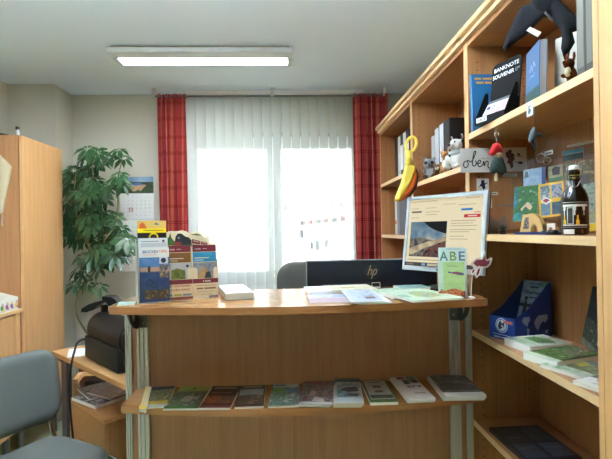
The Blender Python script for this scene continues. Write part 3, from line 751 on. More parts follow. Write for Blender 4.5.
def sticker(q, label, draw, col=(214, 210, 198), yy=1.8165):
    a = aY(q[0], q[3], yy); b = aY(q[2], q[1], yy); w = b.x-a.x; h = b.z-a.z
    T = frame(V((a.x, yy, a.z)), (1, 0, 0), (0, -1, 0))
    m = MB().box((0, 0, -.002), (w, h, 0), mat(col, .5), T); m.prints(T, w, h, draw)
    return solo(m, 'sticker', label, 'sticker')
NAVY = mat((34, 34, 70), .6)
sticker((477, 178.5, 489, 191), 'white square sticker with a dark blue witch, above the corner of the screen', [('p', [(.35, .85), (.6, .9), (.62, .65), (.85, .6), (.65, .5), (.7, .2), (.5, .1), (.4, .35), (.2, .45), (.35, .6)], NAVY), ('l', [(.1, .3), (.9, .7)], .002, NAVY)])
sticker((485.5, 198.5, 492, 208), 'small white sticker with two black marks beside the screen edge', [('c', .5, .7, .005, INK), ('c', .45, .3, .006, INK)])
sticker((489, 192, 498, 195), 'narrow white label strip below the witch sticker', [('r', .1, .3, .85, .6, mat((120, 118, 112), .6))])
sticker((503, 173.5, 517, 176.5), 'narrow white label strip below the lettered sign', [('r', .08, .35, .9, .65, mat((130, 126, 120), .6))])
sticker((498, 204, 516, 206.5), 'faint narrow label strip left of the green postcard', [('r', .05, .3, .9, .6, mat((110, 98, 84), .6))], (150, 132, 110))
# ---- postcards on a clear rack, second shelf
RA, RB = V((.80, 1.70, 1.376)), V((.985, 1.42, 1.376))
rd = (RB-RA).normalized(); rn = rd.cross(V((0, 0, 1))).normalized()
def rackplane(off, lean=.0): return stand(RA+rn*off, RB+rn*off, lean)[0]
rk = thing('postcard_rack', 'clear stepped plastic rack holding the postcards behind the beer bottle', 'rack', (RA+RB)/2); of = V(rk.location)
CL = clear((252, 253, 252))
RL = (RB-RA).length
PL, PU, PT = rackplane(.06, .12), rackplane(.0, .12), rackplane(-.012, .06)
for M, z0, z1 in ((PL, .02, .16), (PU, .13, .29), (PT, .26, .37)):
    MB().box((.035 if z0 < .2 else .16, z0, -.004), (RL-.01, z1-.02, -.0018), CL, M).box((.035 if z0 < .2 else .16, z0, -.004), (RL-.01, z0+.003, .012), CL, M).build('tier', rk, off=of)
for s in (.10, .24):
    MB().box((s, 0, -.05), (s+.003, .28, -.005), CL, PU).box((s, 0, -.003), (s+.003, .14, -.0045), CL, PL).build('support', rk, off=of)
def plane_pt(px, py, M):
    d = ray(px, py); n = M.to_3x3().col[2]; return EYE+d*((M.translation-EYE).dot(n)/d.dot(n))
def postcard(M, c, label, draw, base=(230, 228, 220), cat='postcard', group=None, dz=0, name='postcard'):
    Mo = M @ Matrix.Translation((0, 0, dz))
    tl, tr, br, bl = [plane_pt(x, y, Mo) for x, y in c]
    x = (tr-tl+br-bl)/2; yv = (tl-bl+tr-br)/2; w = x.length; h = yv.length; ce = (tl+tr+br+bl)/4
    n = Mo.to_3x3().col[2]; T = frame(ce, x, n); T.translation = ce - T.to_3x3() @ V((w/2, h/2, 0))
    m = MB().box((0, 0, -.0012), (w, h, 0), mat(base, .35), T); m.prints(T, w, h, draw)
    return solo(m, name, label, cat, group)
FOREST = photo([(28, 60, 36), (60, 120, 60), (40, 84, 58), (120, 170, 120)], 55); TEAL = photo([(90, 160, 190), (60, 120, 130), (40, 90, 80)], 40)
postcard(PL, ((516.5, 187.5), (541.5, 184.5), (534.5, 221), (511, 221)), 'large green forest postcard leftmost on the lower tier of the rack', [('r', 0, 0, 1, 1, FOREST), ('p', [(0, .3), (.2, .5), (.18, .95), (0, 1)], TEAL), ('p', [(.3, .35), (.6, .55), (.8, .4), (.7, .3), (.5, .42), (.35, .28)], mat((200, 180, 150), .4)), ('p', [(0, 0), (.7, 0), (.5, .2), (.2, .25), (0, .18)], photo([(40, 110, 110), (70, 150, 140)], 50))])
YEL = mat((222, 170, 40), .4)
postcard(PL, ((541.5, 184.5), (566.5, 180.5), (562, 215), (536, 218.5)), 'yellow framed postcard with four small pictures', [('r', .08, .54, .46, .94, photo([(150, 180, 190), (70, 90, 90), (200, 200, 190)], 70)), ('r', .52, .54, .94, .94, photo([(50, 100, 160), (160, 160, 150), (40, 70, 110)], 70)), ('r', .08, .06, .46, .42, photo([(60, 110, 150), (120, 130, 120)], 70)), ('r', .52, .06, .94, .42, photo([(50, 80, 120), (90, 110, 90)], 70)), ('p', [(.1, .5), (.3, .6), (.55, .48), (.3, .37)], mat((206, 200, 190), .4)), ('p', [(.16, .5), (.3, .56), (.46, .49), (.3, .42)], mat((150, 60, 50), .4))], base=(222, 170, 40))
postcard(PU, ((525.5, 170), (548, 166.5), (544, 186), (521.5, 189.5)), 'pale blue sky postcard leftmost on the upper tier', [('r', 0, 0, .82, 1, photo([(150, 172, 190), (120, 146, 170), (170, 186, 196)], 35)), ('r', .82, 0, 1, 1, mat((40, 60, 110), .4)), ('r', .0, .0, .8, .2, photo([(120, 140, 140), (150, 160, 165)], 60)), ('p', [(.05, .55), (.25, .6), (.2, .9), (.08, .9)], mat((80, 90, 90), .4))])
postcard(PU, ((549.5, 166.5), (564, 164), (561, 180), (547.5, 183)), 'dark green postcard with a brown building, second on the upper tier', [('r', 0, 0, 1, 1, photo([(110, 120, 90), (150, 150, 110), (80, 96, 66)], 50)), ('p', [(.3, .4), (.8, .4), (.85, .85), (.5, .95), (.25, .8)], mat((58, 46, 42), .4)), ('r', 0, 0, 1, .25, mat((70, 110, 64), .4))])
postcard(PU, ((565.5, 164), (577, 162), (575, 186), (563, 188)), 'brown and green postcard just left of the bottle neck', [('r', 0, 0, 1, 1, photo([(92, 84, 52), (120, 120, 70), (60, 50, 36)], 60)), ('r', .1, .1, .9, .3, mat((150, 150, 130), .4))])
postcard(PU, ((579, 161.5), (594.5, 158.5), (594, 188), (577, 190)), 'yellowish postcard right of the bottle neck on the upper tier', [('r', 0, 0, 1, 1, photo([(150, 120, 60), (90, 80, 44), (190, 160, 90)], 60)), ('r', .2, .1, .7, .5, mat((84, 74, 66), .4))])
postcard(PT, ((563, 151), (583.5, 147.5), (583, 158), (562.5, 162)), 'dark blue lake postcard on the topmost tier', [('r', 0, 0, 1, .6, photo([(18, 44, 52), (30, 70, 60)], 60)), ('r', 0, .62, 1, 1, photo([(38, 110, 130), (70, 130, 150)], 40))])
postcard(PL, ((567, 189), (577, 187), (576, 224), (556, 226)), 'grey speckled postcard left of the bottle on the lower tier', [('r', 0, 0, 1, 1, photo([(150, 152, 140), (96, 100, 86), (190, 190, 176)], 140))], dz=-.0016)
postcard(PL, ((585, 184), (597, 182), (596.5, 210), (584, 212)), 'grey green landscape postcard right of the bottle on the lower tier', [('r', 0, 0, 1, 1, photo([(80, 110, 100), (150, 160, 140), (60, 76, 80)], 60))])
postcard(PL, ((584, 212.5), (596.5, 211), (596, 230.5), (583, 231.5)), 'yellow bottomed postcard in the corner right of the bottle', [('r', 0, .4, 1, 1, photo([(180, 180, 150), (120, 130, 90)], 60)), ('r', 0, 0, 1, .38, mat((232, 196, 20), .4)), ('r', .2, .15, .5, .25, mat((60, 60, 40), .4))], dz=.003)
# key rings and labels over the cards
yk = aX(545, 160, .985).y
p = plane_pt(544, 160, PT); kr = thing('key_ring', 'metal key ring with charms hanging above the blue sky postcard', 'key ring', p); 
m = MB()
for (x, y, r, c) in ((541, 158, 4.5, CHROME), (546.5, 160.5, 4, CHROME), (549, 160, 2, mat((190, 180, 90), .3, .7))):
    m.tube([plane_pt(x+r*math.cos(a*PI/8), y+r*math.sin(a*PI/8), PT @ Matrix.Translation((0, 0, .004))) for a in range(16)], .0012, c, 6, closed=True)
m.build('rings', kr, off=V(p), smooth='all')
MB().tube([plane_pt(541, 154, PT @ Matrix.Translation((0, 0, .004))), plane_pt(543, 150, PT @ Matrix.Translation((0, 0, .002)))], .001, CHROME, 6).build('chain', kr, off=V(p))
postcard(PT, ((544.5, 151.5), (553, 149.5), (552.5, 154), (544, 156)), 'tiny white price label beside the metal key ring', [('r', .15, .3, .85, .6, mat((110, 110, 110), .5))], cat='label', dz=.0005, name='price_label')
postcard(PT, ((567, 145.5), (594, 140.5), (594, 142.5), (567, 147.5)), 'narrow white label strip above the lake postcard', [('r', .1, .3, .9, .6, mat((150, 150, 150), .5))], cat='label', dz=.0015, name='label_strip')

# beer bottle
pb = aZ(575, 235.2, 1.3765) if False else V((.80, 1.247, 1.376))
sc = 1.0
bt = thing('beer_bottle', 'dark swing top beer bottle with white and yellow print on the shelf', 'bottle', pb, math.radians(-25))
GL = mat((16, 11, 9), .08, spec=.7, coat=.4)
R_ = .0345
MB().lathe([(.028, 0), (R_-.001, .003), (R_, .008), (R_, .098), (R_-.002, .108), (.027, .122), (.019, .134), (.0145, .150), (.0130, .166), (.0145, .168), (.0145, .176), (.0125, .178), (.0125, .181)], GL, 28).build('glass', bt, smooth=True)
MB().lathe([(.0135, .1812), (.0135, .184), (.0125, .191), (.010, .1935)], mat((228, 226, 218), .3), 18).build('stopper', bt, smooth=True)
wr = MB(); WM = mat((186, 186, 184), .25, .9)
for s in (-1, 1): wr.tube(sstep([(s*.0155, 0, .158), (s*.019, -.006, .172), (s*.018, -.004, .188), (s*.0105, 0, .1915)], 4), .0011, WM, 6)
wr.tube([(.0153*math.cos(a*PI/8), .0153*math.sin(a*PI/8), .158) for a in range(16)], .0011, WM, 6, closed=True)
wr.tube(sstep([(-.0155, -.004, .158), (-.018, -.018, .148), (-.008, -.026, .132), (.004, -.024, .134), (.012, -.019, .15), (.0155, -.004, .158)], 4), .0011, WM, 6)
wr.build('wire_clasp', bt, smooth='all')
def wrap(m, poly, mm, r=R_+.0004, n=1):
    """flat polygon (angle deg, z) wrapped onto the bottle"""
    vs = []
    for i, (a, z) in enumerate(poly):
        a2, z2 = poly[(i+1) % len(poly)]
        k = max(1, int(abs(a2-a)/8))
        vs += [(a+(a2-a)*j/k, z+(z2-z)*j/k) for j in range(k)]
    top = [v for v in vs]
    m.add([(r*math.sin(math.radians(a)), -r*math.cos(math.radians(a)), z) for a, z in top], [tuple(range(len(top)))], mm)
lb = MB(); WP = mat((224, 224, 218), .5); YP = mat((226, 178, 40), .5)
def rectw(a0, a1, z0, z1, mm, r=R_+.0004):
    k = 8; vs = []
    for z in (z0, z1): vs += [(r*math.sin(math.radians(a0+(a1-a0)*j/k)), -r*math.cos(math.radians(a0+(a1-a0)*j/k)), z) for j in range(k+1)]
    lb.add(vs, [(j, j+1, k+2+j, k+1+j) for j in range(k)], mm)
rectw(-62, 50, .078, .0845, WP); rectw(-62, 50, .089, .0905, WP); rectw(-62, 50, .026, .029, WP); rectw(-60, 48, .0215, .0225, WP)
for a in (-52, -8, 30):
    rectw(a-6, a+6, .068, .078, WP); rectw(a-3, a+3, .055, .068, WP)
for a in (-52, 4):
    rectw(a-7, a+7, .029, .042, YP, R_+.0006); rectw(a-3.5, a+3.5, .042, .055, YP, R_+.0006)
rectw(-40, -12, .03, .076, WP); rectw(-36, -16, .032, .074, mat((60, 62, 64), .3), R_+.0006)
lb.build('print', bt)
lb = MB(); rectw(-58, -10, .003, .016, WHITE, R_+.0012); lb.build('price_label', bt)
lb = MB(); rectw(20, 27, .006, .015, mat((150, 40, 40), .5)); lb.build('mark', bt)
lb = MB(); r0 = .0148
for (a0, a1, z0, z1, c) in ((-50, 50, .1645, .1655, (220, 200, 90)), (-40, 30, .153, .162, (24, 40, 30)), (-25, 5, .155, .160, (224, 200, 80))):
    rectw(a0, a1, z0, z1, mat(c, .5), r0+(.0004 if c[0] > 100 else .0))
lb.build('neck_label', bt)

# small wooden stand with picture, notebook, charms, plant
M, w = stand(aY(521, 231, 1.50), aY(546, 229, 1.42)); M.translation.z = 1.3845
base = M.translation.copy()
nb = MB(); p0 = M @ V((-.008, 0, -.03)); Mn = M.copy(); Mn.translation.z = 1.3762
nb.rbox((-.004, .0, -.02), (.118, .008, .03), mat((30, 52, 112), .5), .001, 1, Mn)
solo(nb, 'blue_notebook', 'small dark blue notebook lying under the little wooden frame', 'notebook')
wf = thing('wooden_frame_block', 'small slanted wooden block holding a tiny picture, on the blue notebook', 'ornament', M @ V((.03, 0, 0))); of = V(wf.location)
sp = [(0, 0), (.012, .056), (.042, .06), (.058, .055), (.072, .040), (.080, .02), (.082, 0), (.066, 0), (.062, .016), (.052, .026), (.042, .016), (.040, 0)]
MB().prism(sp, -.012, .006, mat((216, 176, 110), .5), M).build('block', wf, off=of)
m = MB(); m.prints(M, 1, 1, [('p', [(.012, .010), (.034, .010), (.034, .048), (.02, .046)], photo([(120, 100, 90), (60, 70, 80), (190, 170, 150)], 150))], z=.0062)
m.build('picture', wf, off=of)
M2, _ = stand(aY(547, 224, 1.40), aY(554, 223, 1.38)); M2.translation.z = 1.3762
tgm = MB().box((0, 0, -.004), (.024, .034, 0), mat((228, 222, 210), .5), M2); tgm.prints(M2, .024, .034, [('c', .5, .5, .006, mat((200, 110, 60), .5)), ('r', .2, .15, .8, .25, mat((120, 110, 100), .5))])
solo(tgm, 'magnet', 'small white square magnet with orange mark right of the wooden block', 'magnet')
pp = aY(556, 230, 1.33); pp.z = 1.376
m = MB()
for k in range(7): 
    a = random.random()*6.3
    m.ell((pp.x+.018*math.cos(k), pp.y+.02*math.sin(k*1.7), pp.z+.008), (.010, .008, .0078), mat((40, 40, 42), .5), n=8)
m.box((pp.x-.02, pp.y-.02, pp.z), (pp.x+.022, pp.y+.02, pp.z+.004), mat((50, 50, 52), .5))
solo(m, 'charm_tray', 'dark little tray of charms beside the foot of the beer bottle', 'tray', base=pp)
for (px, py, c, lb_) in ((533, 228.5, (150, 150, 150), 'grey metal pin lying on the blue notebook, left one'), (545, 229.5, (196, 194, 186), 'pale metal pin lying at the right end of the blue notebook')):
    q = aY(px, py, 1.40); q.z = 1.3845
    q = M @ V((.09 if px > 540 else .1, .0085, .015 if px > 540 else -.008)); q.z = 1.3845
    solo(MB().ell((q.x, q.y, q.z+.004), (.009, .006, .004), mat(c, .3, .6), n=10), 'pin', lb_, 'pin')
pl = aY(503, 233, 1.60); pl.z = 1.376
pt = thing('small_plant', 'tiny dark green artificial plant at the left end of the postcard shelf', 'plant', pl)
LFM = mat((30, 48, 34), .5)
MB().lathe([(.010, 0), (.013, .014), (.011, .014)], mat((44, 36, 30), .7), 14).build('pot', pt)
m = MB()
for k in range(26):
    a = k*2.4; e = .2+.9*(k % 5)/4; L = .024+.008*random.random()
    d = V((math.cos(a)*math.cos(e), math.sin(a)*math.cos(e), math.sin(e))); s = d.cross(V((0, 0, 1))).normalized()*.0042
    o = V((0, 0, .012)); m.add([o, o+d*L*.5+s, o+d*L, o+d*L*.5-s], [(0, 1, 2, 3)], LFM)
m.build('leaves', pt)
ys_ = 1.79
co = MB().prism([tuple((aY(x, y, ys_)-aY(487, 231, ys_)).xz) for x, y in ((487, 231), (487, 216), (490, 211), (493, 216), (498, 218), (502, 213), (505, 211.5), (507, 222), (507, 231))], 0, .003, mat((128, 116, 100), .5), frame((aY(487, 231, ys_).x, ys_, 1.376), (1, 0, 0), (0, -1, 0)))
solo(co, 'mountain_cutout', 'pale cut out mountain shape standing behind the tiny plant', 'ornament')

# ---- third shelf: blue box, brochures
ZS = .992
f0 = V((.757, 1.70, ZS)); fx = V((.41, -.912, 0)).normalized(); fy = V((.912, .41, 0)).normalized()
Wb, Lb = .108, .20
BX = Matrix(((fx.x, fy.x, 0, f0.x), (fx.y, fy.y, 0, f0.y), (0, 0, 1, f0.z), (0, 0, 0, 1)))
bx = thing('brochure_box', 'blue cardboard brochure box with white globe mark on the shelf', 'box', BX @ V((Wb/2, Lb/2, 0))); of = V(bx.location)
BLU = mat((30, 72, 158), .5); BLD = mat((46, 70, 124), .55); INN = mat((110, 104, 96), .7)
m = MB().box((0, 0, 0), (Wb, Lb, .002), BLU, BX); m.build('floor_panel', bx, off=of)
FRF = BX @ Matrix(((1, 0, 0, 0), (0, 0, -1, 0), (0, 1, 0, 0), (0, 0, 0, 1)))       # x right, y up, out = -fy
m = MB().box((0, -.002, 0), (Wb, 0, .082), BLU, BX)
WK = mat((226, 230, 236), .5)
m.prints(FRF @ Matrix.Translation((0, 0, .002)), Wb, .082, [('c', .5, .62, .027, WK), ('c', .5, .62, .0235, BLU), ('c', .5, .62, .021, WK), ('p', [(.38, .68), (.46, .85), (.52, .7), (.6, .8), (.62, .6), (.5, .5), (.42, .42), (.36, .55)], mat((40, 44, 60), .5)), ('c', .53, .6, .004, WK), ('r', .6, .74, .95, .86, mat((216, 110, 80), .5)), ('r', .15, .2, .85, .225, WK), ('r', .2, .06, .46, .12, WK), ('r', .5, .06, .82, .12, WK)])
m.build('front_panel', bx, off=of)
SDP = BX @ Matrix(((0, 0, 1, 0), (1, 0, 0, 0), (0, 1, 0, 0), (0, 0, 0, 1)))   # poly x->fy, y->z, extrude->fx
side = [(0, 0), (Lb, 0), (Lb, .20), (Lb-.02, .198), (Lb-.05, .172), (.06, .105), (0, .082)]
m = MB().prism(side, Wb, Wb+.002, BLU, SDP)
SOUT = SDP @ Matrix.Translation((0, 0, Wb+.002))
mp = mat((150, 164, 196), .5)
m.prints(SOUT, Lb, .2, [('p', [(.18, .35), (.22, .42), (.38, .42), (.4, .36), (.34, .3), (.32, .24), (.26, .28)], mp), ('p', [(.3, .22), (.38, .2), (.36, .1), (.32, .05)], mp), ('p', [(.5, .3), (.56, .38), (.62, .42), (.86, .42), (.88, .34), (.8, .26), (.76, .3), (.7, .28), (.66, .24), (.6, .14), (.54, .2)], mp), ('p', [(.8, .12), (.88, .14), (.86, .07), (.8, .08)], mp)])
m.build('side_panel', bx, off=of)
MB().prism(side, -.002, 0, BLD, SDP, side=INN).build('side_panel', bx, off=of)
MB().box((0, Lb, 0), (Wb, Lb+.002, .20), BLD, BX).build('back_panel', bx, off=of)
Tb = BX @ Matrix(((1, 0, 0, .004), (0, 0, -1, Lb-.075), (0, 1, 0, .003), (0, 0, 0, 1))) @ Matrix.Rotation(-.30, 4, 'X')
def obk(k, lab, draw=True):
    T = Tb @ Matrix.Translation((0, 0, -.0045*k))
    b = MB().box((0, 0, -.004), (.099, .208, 0), mat((120, 140, 160), .4), T)
    if draw: b.prints(T, .099, .208, [('r', 0, 0, 1, 1, photo([(112, 136, 158), (136, 158, 176), (96, 118, 140)], 30)), ('t', 'Oberharz', .5, .745, .021, INK, .86), ('r', .2, .67, .3, .695, INK), ('r', .36, .67, .56, .695, INK), ('r', .6, .67, .76, .695, INK), ('r', .35, .86, .7, .9, mat((60, 80, 100), .5)), ('r', .3, .93, .8, .95, mat((60, 80, 100), .5)), ('p', [(.86, .98), (1, .98), (1, .86), (.86, .9)], mat((90, 150, 70), .5)),
        ('r', .02, .5, .7, .56, mat((36, 40, 44), .5)), ('p', [(.2, .5), (.24, .62), (.32, .62), (.36, .5), (.38, .2), (.26, 0), (.12, .0), (.2, .3)], mat((40, 42, 46), .5)), ('p', [(.66, .44), (.7, .56), (.78, .56), (.82, .44), (.86, .2), (.7, .15)], mat((110, 92, 70), .5)), ('c', .28, .66, .007, INK)])
    return solo(b, 'brochure', lab, 'brochure', 'brochures in the blue box')
obk(0, 'front brochure titled Oberharz in the blue box')
for k in (1, 2): obk(k, 'plain backed brochure hidden behind the Oberharz one in the blue box', False)
# flat brochures
def booklet(M, w, h, t, label, draw, cover=(220, 220, 212), group=None, name='brochure', cat='brochure', page=PAPER, kind=None):
    m = MB().box((.0006, .0006, .0006), (w-.0006, h-.0006, t-.0006), page, M)
    m.box((0, 0, t-.0006), (w, h, t), mat(cover, .35), M).box((0, 0, 0), (w, h, .0006), mat(cover, .4), M)
    m.prints(M @ Matrix.Translation((0, 0, t)), w, h, draw)
    return solo(m, name, label, cat, group)
def lay(c, z, t, label, draw, **k):
    """a brochure lying with its top face at the photo corners; z is what it lies on"""
    M, w, h = flat(c, z+t); M.translation.z = z
    return booklet(M, w, h, t, label, draw, **k)
GRN = photo([(60, 96, 40), (110, 150, 70), (40, 60, 30), (190, 200, 160)], 45)
lay(((508, 337), (546, 335), (569, 343), (526, 347.5)), ZS, .024, 'thick white and green brochure pile next to the blue box', [('r', 0, 0, 1, 1, mat((206, 214, 196), .4)), ('p', [(.35, .2), (.7, .1), (.85, .5), (.7, .9), (.4, .85)], GRN), ('r', .05, .1, .25, .9, photo([(140, 170, 110), (210, 216, 196)], 60)), ('r', .8, .0, 1, 1, photo([(150, 150, 140), (210, 206, 196)], 60))])
lay(((528.5, 352), (576, 344), (603, 355), (551, 362)), ZS, .022, 'green landscape brochure with dark spine, second from the blue box', [('r', 0, 0, 1, 1, GRN), ('r', .0, .0, .12, 1, mat((214, 222, 200), .4)), ('p', [(.4, .3), (.7, .2), (.9, .6), (.6, .7)], photo([(150, 150, 120), (70, 90, 60), (200, 200, 190)], 60)), ('r', .88, .4, .96, .55, mat((200, 80, 60), .4)), ('r', .1, .0, 1, .08, mat((30, 44, 30), .4))])
lay(((552, 363), (590, 357), (608, 371), (571, 378)), ZS, .010, 'brown green brochure third from the blue box, near the shelf edge', [('r', 0, 0, 1, 1, photo([(110, 100, 60), (70, 90, 50), (160, 150, 110)], 45)), ('r', 0, 0, .3, 1, photo([(220, 226, 216), (90, 140, 70)], 40)), ('p', [(.5, .5), (.75, .45), (.95, .8), (.7, .9)], mat((190, 180, 80), .4)), ('p', [(.7, .2), (.95, .1), (1, .7), (.9, .8)], mat((120, 140, 156), .4))])
lay(((583, 380), (603, 376), (614, 388), (597, 392)), ZS, .010, 'white brochure with red corner, nearest the camera on that shelf', [('r', .3, .2, .7, .6, photo([(150, 170, 140), (230, 226, 220)], 60)), ('r', .7, .2, .98, .7, mat((190, 40, 60), .4))])
a = aX(581, 342, .975); b = aX(597, 292, .985)
yd = (b-a).normalized(); T = frame(a, V((0, -1, 0))-yd*V((0, -1, 0)).dot(yd), (-1, 0, -.05))
T.translation.z = max(T.translation.z, ZS+.003)
m = MB().rbox((0, 0, -.012), (.15, .21, 0), mat((46, 46, 44), .4), .001, 1, T)
m.prints(T, .15, .21, [('r', .02, .02, .98, .5, photo([(30, 32, 30), (90, 96, 84), (40, 50, 44), (150, 150, 140)], 80)), ('r', .02, .5, .98, .98, photo([(24, 26, 30), (50, 56, 64)], 50)), ('r', .5, .2, .7, .6, mat((190, 186, 176), .4)), ('r', .0, .0, 1, .12, photo([(150, 150, 136), (110, 116, 100)], 60))])
solo(m, 'leaning_magazine', 'dark magazine leaning sideways at the back, half hidden by the near side panel', 'magazine')
# bottom shelf
DKP = photo([(20, 19, 20), (44, 40, 36), (30, 28, 28)], 60)
lay(((491, 426.8), (540, 425.5), (579, 457), (524, 462)), .632, .014, 'large dark calendar with small pictures lying on the bottom shelf', [('r', 0, 0, 1, 1, mat((24, 22, 24), .35)), ('r', .06, .52, .46, .94, DKP), ('r', .54, .52, .95, .94, photo([(30, 30, 32), (64, 60, 54), (36, 34, 34)], 60)), ('r', .06, .06, .46, .44, photo([(26, 26, 30), (70, 74, 84), (40, 36, 34)], 60)), ('r', .54, .06, .95, .44, photo([(30, 34, 44), (90, 96, 110), (40, 40, 42)], 60)), ('r', .12, .62, .4, .64, mat((120, 110, 100), .4)), ('r', .1, .3, .36, .32, mat((120, 110, 100), .4)), ('r', .6, .3, .9, .32, mat((130, 130, 140), .4))], cover=(24, 22, 24), name='calendar', cat='calendar', page=mat((60, 56, 52), .6))
# ------------------------------------------------------------------ the counter
CXL, CXR, ZT_, ZU = -.60, .69, 1.155, 1.130
xc = .047
CW = wood('x', (188, 138, 88), (170, 120, 72), .13); CFR = wood('z', (186, 136, 98), (168, 120, 84));  # CFR: counter front beech, darkened with its shade put into the colour
ct = thing('reception_counter', 'beech reception counter with aluminium posts and a brochure shelf', 'counter', (xc, 1.75, 0)); of = V(ct.location)
def bow(x0, x1, ye, ym, n=20):
    hw = (x1-x0)/2; c = (x0+x1)/2
    return [(c-hw+2*hw*i/n, ym+(ye-ym)*((-1+2*i/n)**2)) for i in range(n+1)]
pts = bow(CXL, CXR, 1.568, 1.49)+[(CXR, 1.95), (CXL, 1.95)]
MB().prism(pts, ZU, ZT_, CW, side=wood('x', (190, 132, 80), (172, 114, 66))).build('worktop', ct, off=of)
SX0, SX1, SZ = -.577, .686, .810
pts = bow(SX0, SX1, 1.60, 1.53)+[(SX1, 1.775), (SX0, 1.775)]
MB().prism(pts, SZ-.024, SZ, CW, side=wood('x', (196, 138, 86), (176, 120, 72))).build('shelf', ct, off=of)
pi = -.559-xc; 
MB().box((xc+pi+.02, 1.80, .02), (xc-pi-.02, 1.819, ZU), CFR).build('front_panel', ct, off=of)
def post(x, w, y0=1.782, y1=1.822):
    g = w/5; prof = [(-w/2, y1), (-w/2, y0), (-w/2+g, y0), (-w/2+g*1.25, y0+.006), (-w/2+g*1.75, y0+.006), (-w/2+g*2, y0), (w/2-g*2, y0), (w/2-g*1.75, y0+.006), (w/2-g*1.25, y0+.006), (w/2-g, y0), (w/2, y0), (w/2, y1)]
    MB().prism([(x+a, b) for a, b in prof], 0.0, ZU, ALU).build('post', ct, off=of)
for s in (-1, 1):
    post(xc+s*.606, .040); post(xc+s*.660, .022)
    MB().box((xc+s*.6265, 1.79, .02), (xc+s*.6485, 1.94, ZU), CFR).build('side_panel', ct, off=of)
# brackets
def bracket(x, s, z1, hgt, ytip):
    y0 = 1.7815
    b = MB().rbox((x-.017*1, y0-.003, z1-hgt), (x+.017, y0, z1), STEEL, .001, 1).build('bracket', ct, off=of)
    gx = x+s*.017
    L = y0-ytip
    outer = [(0, 0), (-L, 0), (-L, -.012), (-L*.93, -hgt*.35), (-L*.75, -hgt*.62), (-L*.45, -hgt*.88), (-L*.18, -hgt), (0, -hgt)]
    hc = (-L*.5, -hgt*.38); hole = [(hc[0]+.012*math.cos(a*PI/6+PI/2), hc[1]+hgt*.22*math.sin(a*PI/6+PI/2)) for a in range(13)]
    poly = outer[:1]+[(hc[0], hc[1]+hgt*.22)][:0]+outer[1:]
    # keyhole: from the top edge down to the oval and back
    poly = [(0, 0), (hc[0]+.0002, 0)]+[hole[0]]+hole[12:0:-1]+[(hc[0]-.0002, 0)]+outer[1:]
    My = Matrix(((0, 0, 1, gx-.002), (1, 0, 0, y0), (0, 1, 0, z1), (0, 0, 0, 1)))
    m = MB().prism(poly, 0, .004, STEEL, My); m.build('gusset', b, off=V((0, 0, 0)))
    for q in (.25, .75):
        MB().lathe([(.006, 0), (.006, .0015), (.003, .003)], mat((190, 190, 186), .25, .9), 12, Matrix.Translation((x, y0-.003, z1-hgt*q)) @ Matrix.Rotation(PI/2, 4, 'X')).build('screw', b, smooth=True)
for b in []: pass
_ob = bpy.data.objects
def fixsub(b):
    pass
for s in (-1, 1):
    for z1, hg, yt in ((ZU, .09, 1.66), (SZ-.024, .062, 1.66)):
        bracket(xc+s*.602, s, z1, hg, yt)
for o in [o for o in COL.objects if o.name.split('.')[0] in ('gusset', 'screw')]:
    o.location = -of      # parent chain sits at the counter's base

# brochures on the counter shelf
S_ = SZ
DUSK = photo([(60, 84, 110), (130, 150, 160), (90, 70, 60), (50, 44, 40)], 45)
lay(((150, 386.5), (175, 387), (168, 404.5), (139, 409)), S_, .006, 'leftmost brochure on the counter shelf, with a yellow field picture', [('r', 0, 0, 1, 1, photo([(100, 120, 110), (150, 150, 120), (70, 90, 60), (190, 180, 90)], 50)), ('r', 0, .84, 1, 1, mat((60, 50, 80), .4)), ('r', .05, .12, .95, .26, mat((214, 176, 40), .4)), ('r', .0, 0, 1, .1, mat((200, 200, 196), .4))], group='brochures on the counter shelf')
for i in range(3):
    x = 137+2.3*i
    lay(((147+2*i, 386.5), (149.2+2*i, 386.5), (x+2.8, 409), (x+.6, 409.5)), S_, .009+.002*i, 'yellow edged leaflet fanned out at the left end of the counter shelf', [('r', 0, 0, .45, 1, mat((226, 184, 50), .4)), ('r', .45, 0, 1, .12, mat((226, 184, 50), .4))], cover=(214, 208, 188), group='yellow leaflets at the left end of the counter shelf', name='leaflet', cat='leaflet')
lay(((179, 386.5), (209.5, 386.5), (201, 408), (165, 409)), S_, .006, 'brochure with green top edge and dark meadow picture, second on the counter shelf', [('r', 0, .75, 1, 1, photo([(120, 140, 60), (160, 170, 90)], 30)), ('r', 0, 0, 1, .75, photo([(40, 60, 40), (90, 110, 70), (30, 40, 34), (150, 150, 140)], 45)), ('p', [(.3, .3), (.6, .25), (.7, .5), (.4, .55)], mat((150, 140, 130), .4)), ('c', .5, .88, .008, mat((60, 50, 40), .4)), ('r', 0, 0, 1, .08, mat((60, 110, 50), .4))], group='brochures on the counter shelf')
lay(((211, 386), (238.5, 386), (233, 407.5), (201.5, 408)), S_, .007, 'dark maroon brochure third on the counter shelf', [('r', 0, 0, 1, 1, mat((52, 28, 28), .4)), ('r', .1, .84, .9, .93, mat((150, 130, 130), .4)), ('r', .0, .18, 1, .5, photo([(60, 34, 26), (150, 80, 40), (40, 30, 30), (110, 100, 90)], 60)), ('r', .1, .62, .8, .68, mat((120, 90, 90), .4)), ('r', 0, 0, 1, .08, mat((120, 50, 50), .4))], group='brochures on the counter shelf')
lay(((240, 386), (266, 385), (263.5, 406), (234, 407)), S_, .007, 'brown brochure with sky and village picture, fourth on the counter shelf', [('r', 0, 0, 1, 1, mat((60, 40, 34), .4)), ('r', .06, .1, .94, .8, photo([(90, 70, 56), (60, 50, 44), (150, 120, 96)], 50)), ('r', .06, .5, .94, .8, photo([(110, 140, 170), (180, 190, 190)], 30)), ('r', .15, .88, .85, .94, mat((160, 150, 140), .4))], group='brochures on the counter shelf')
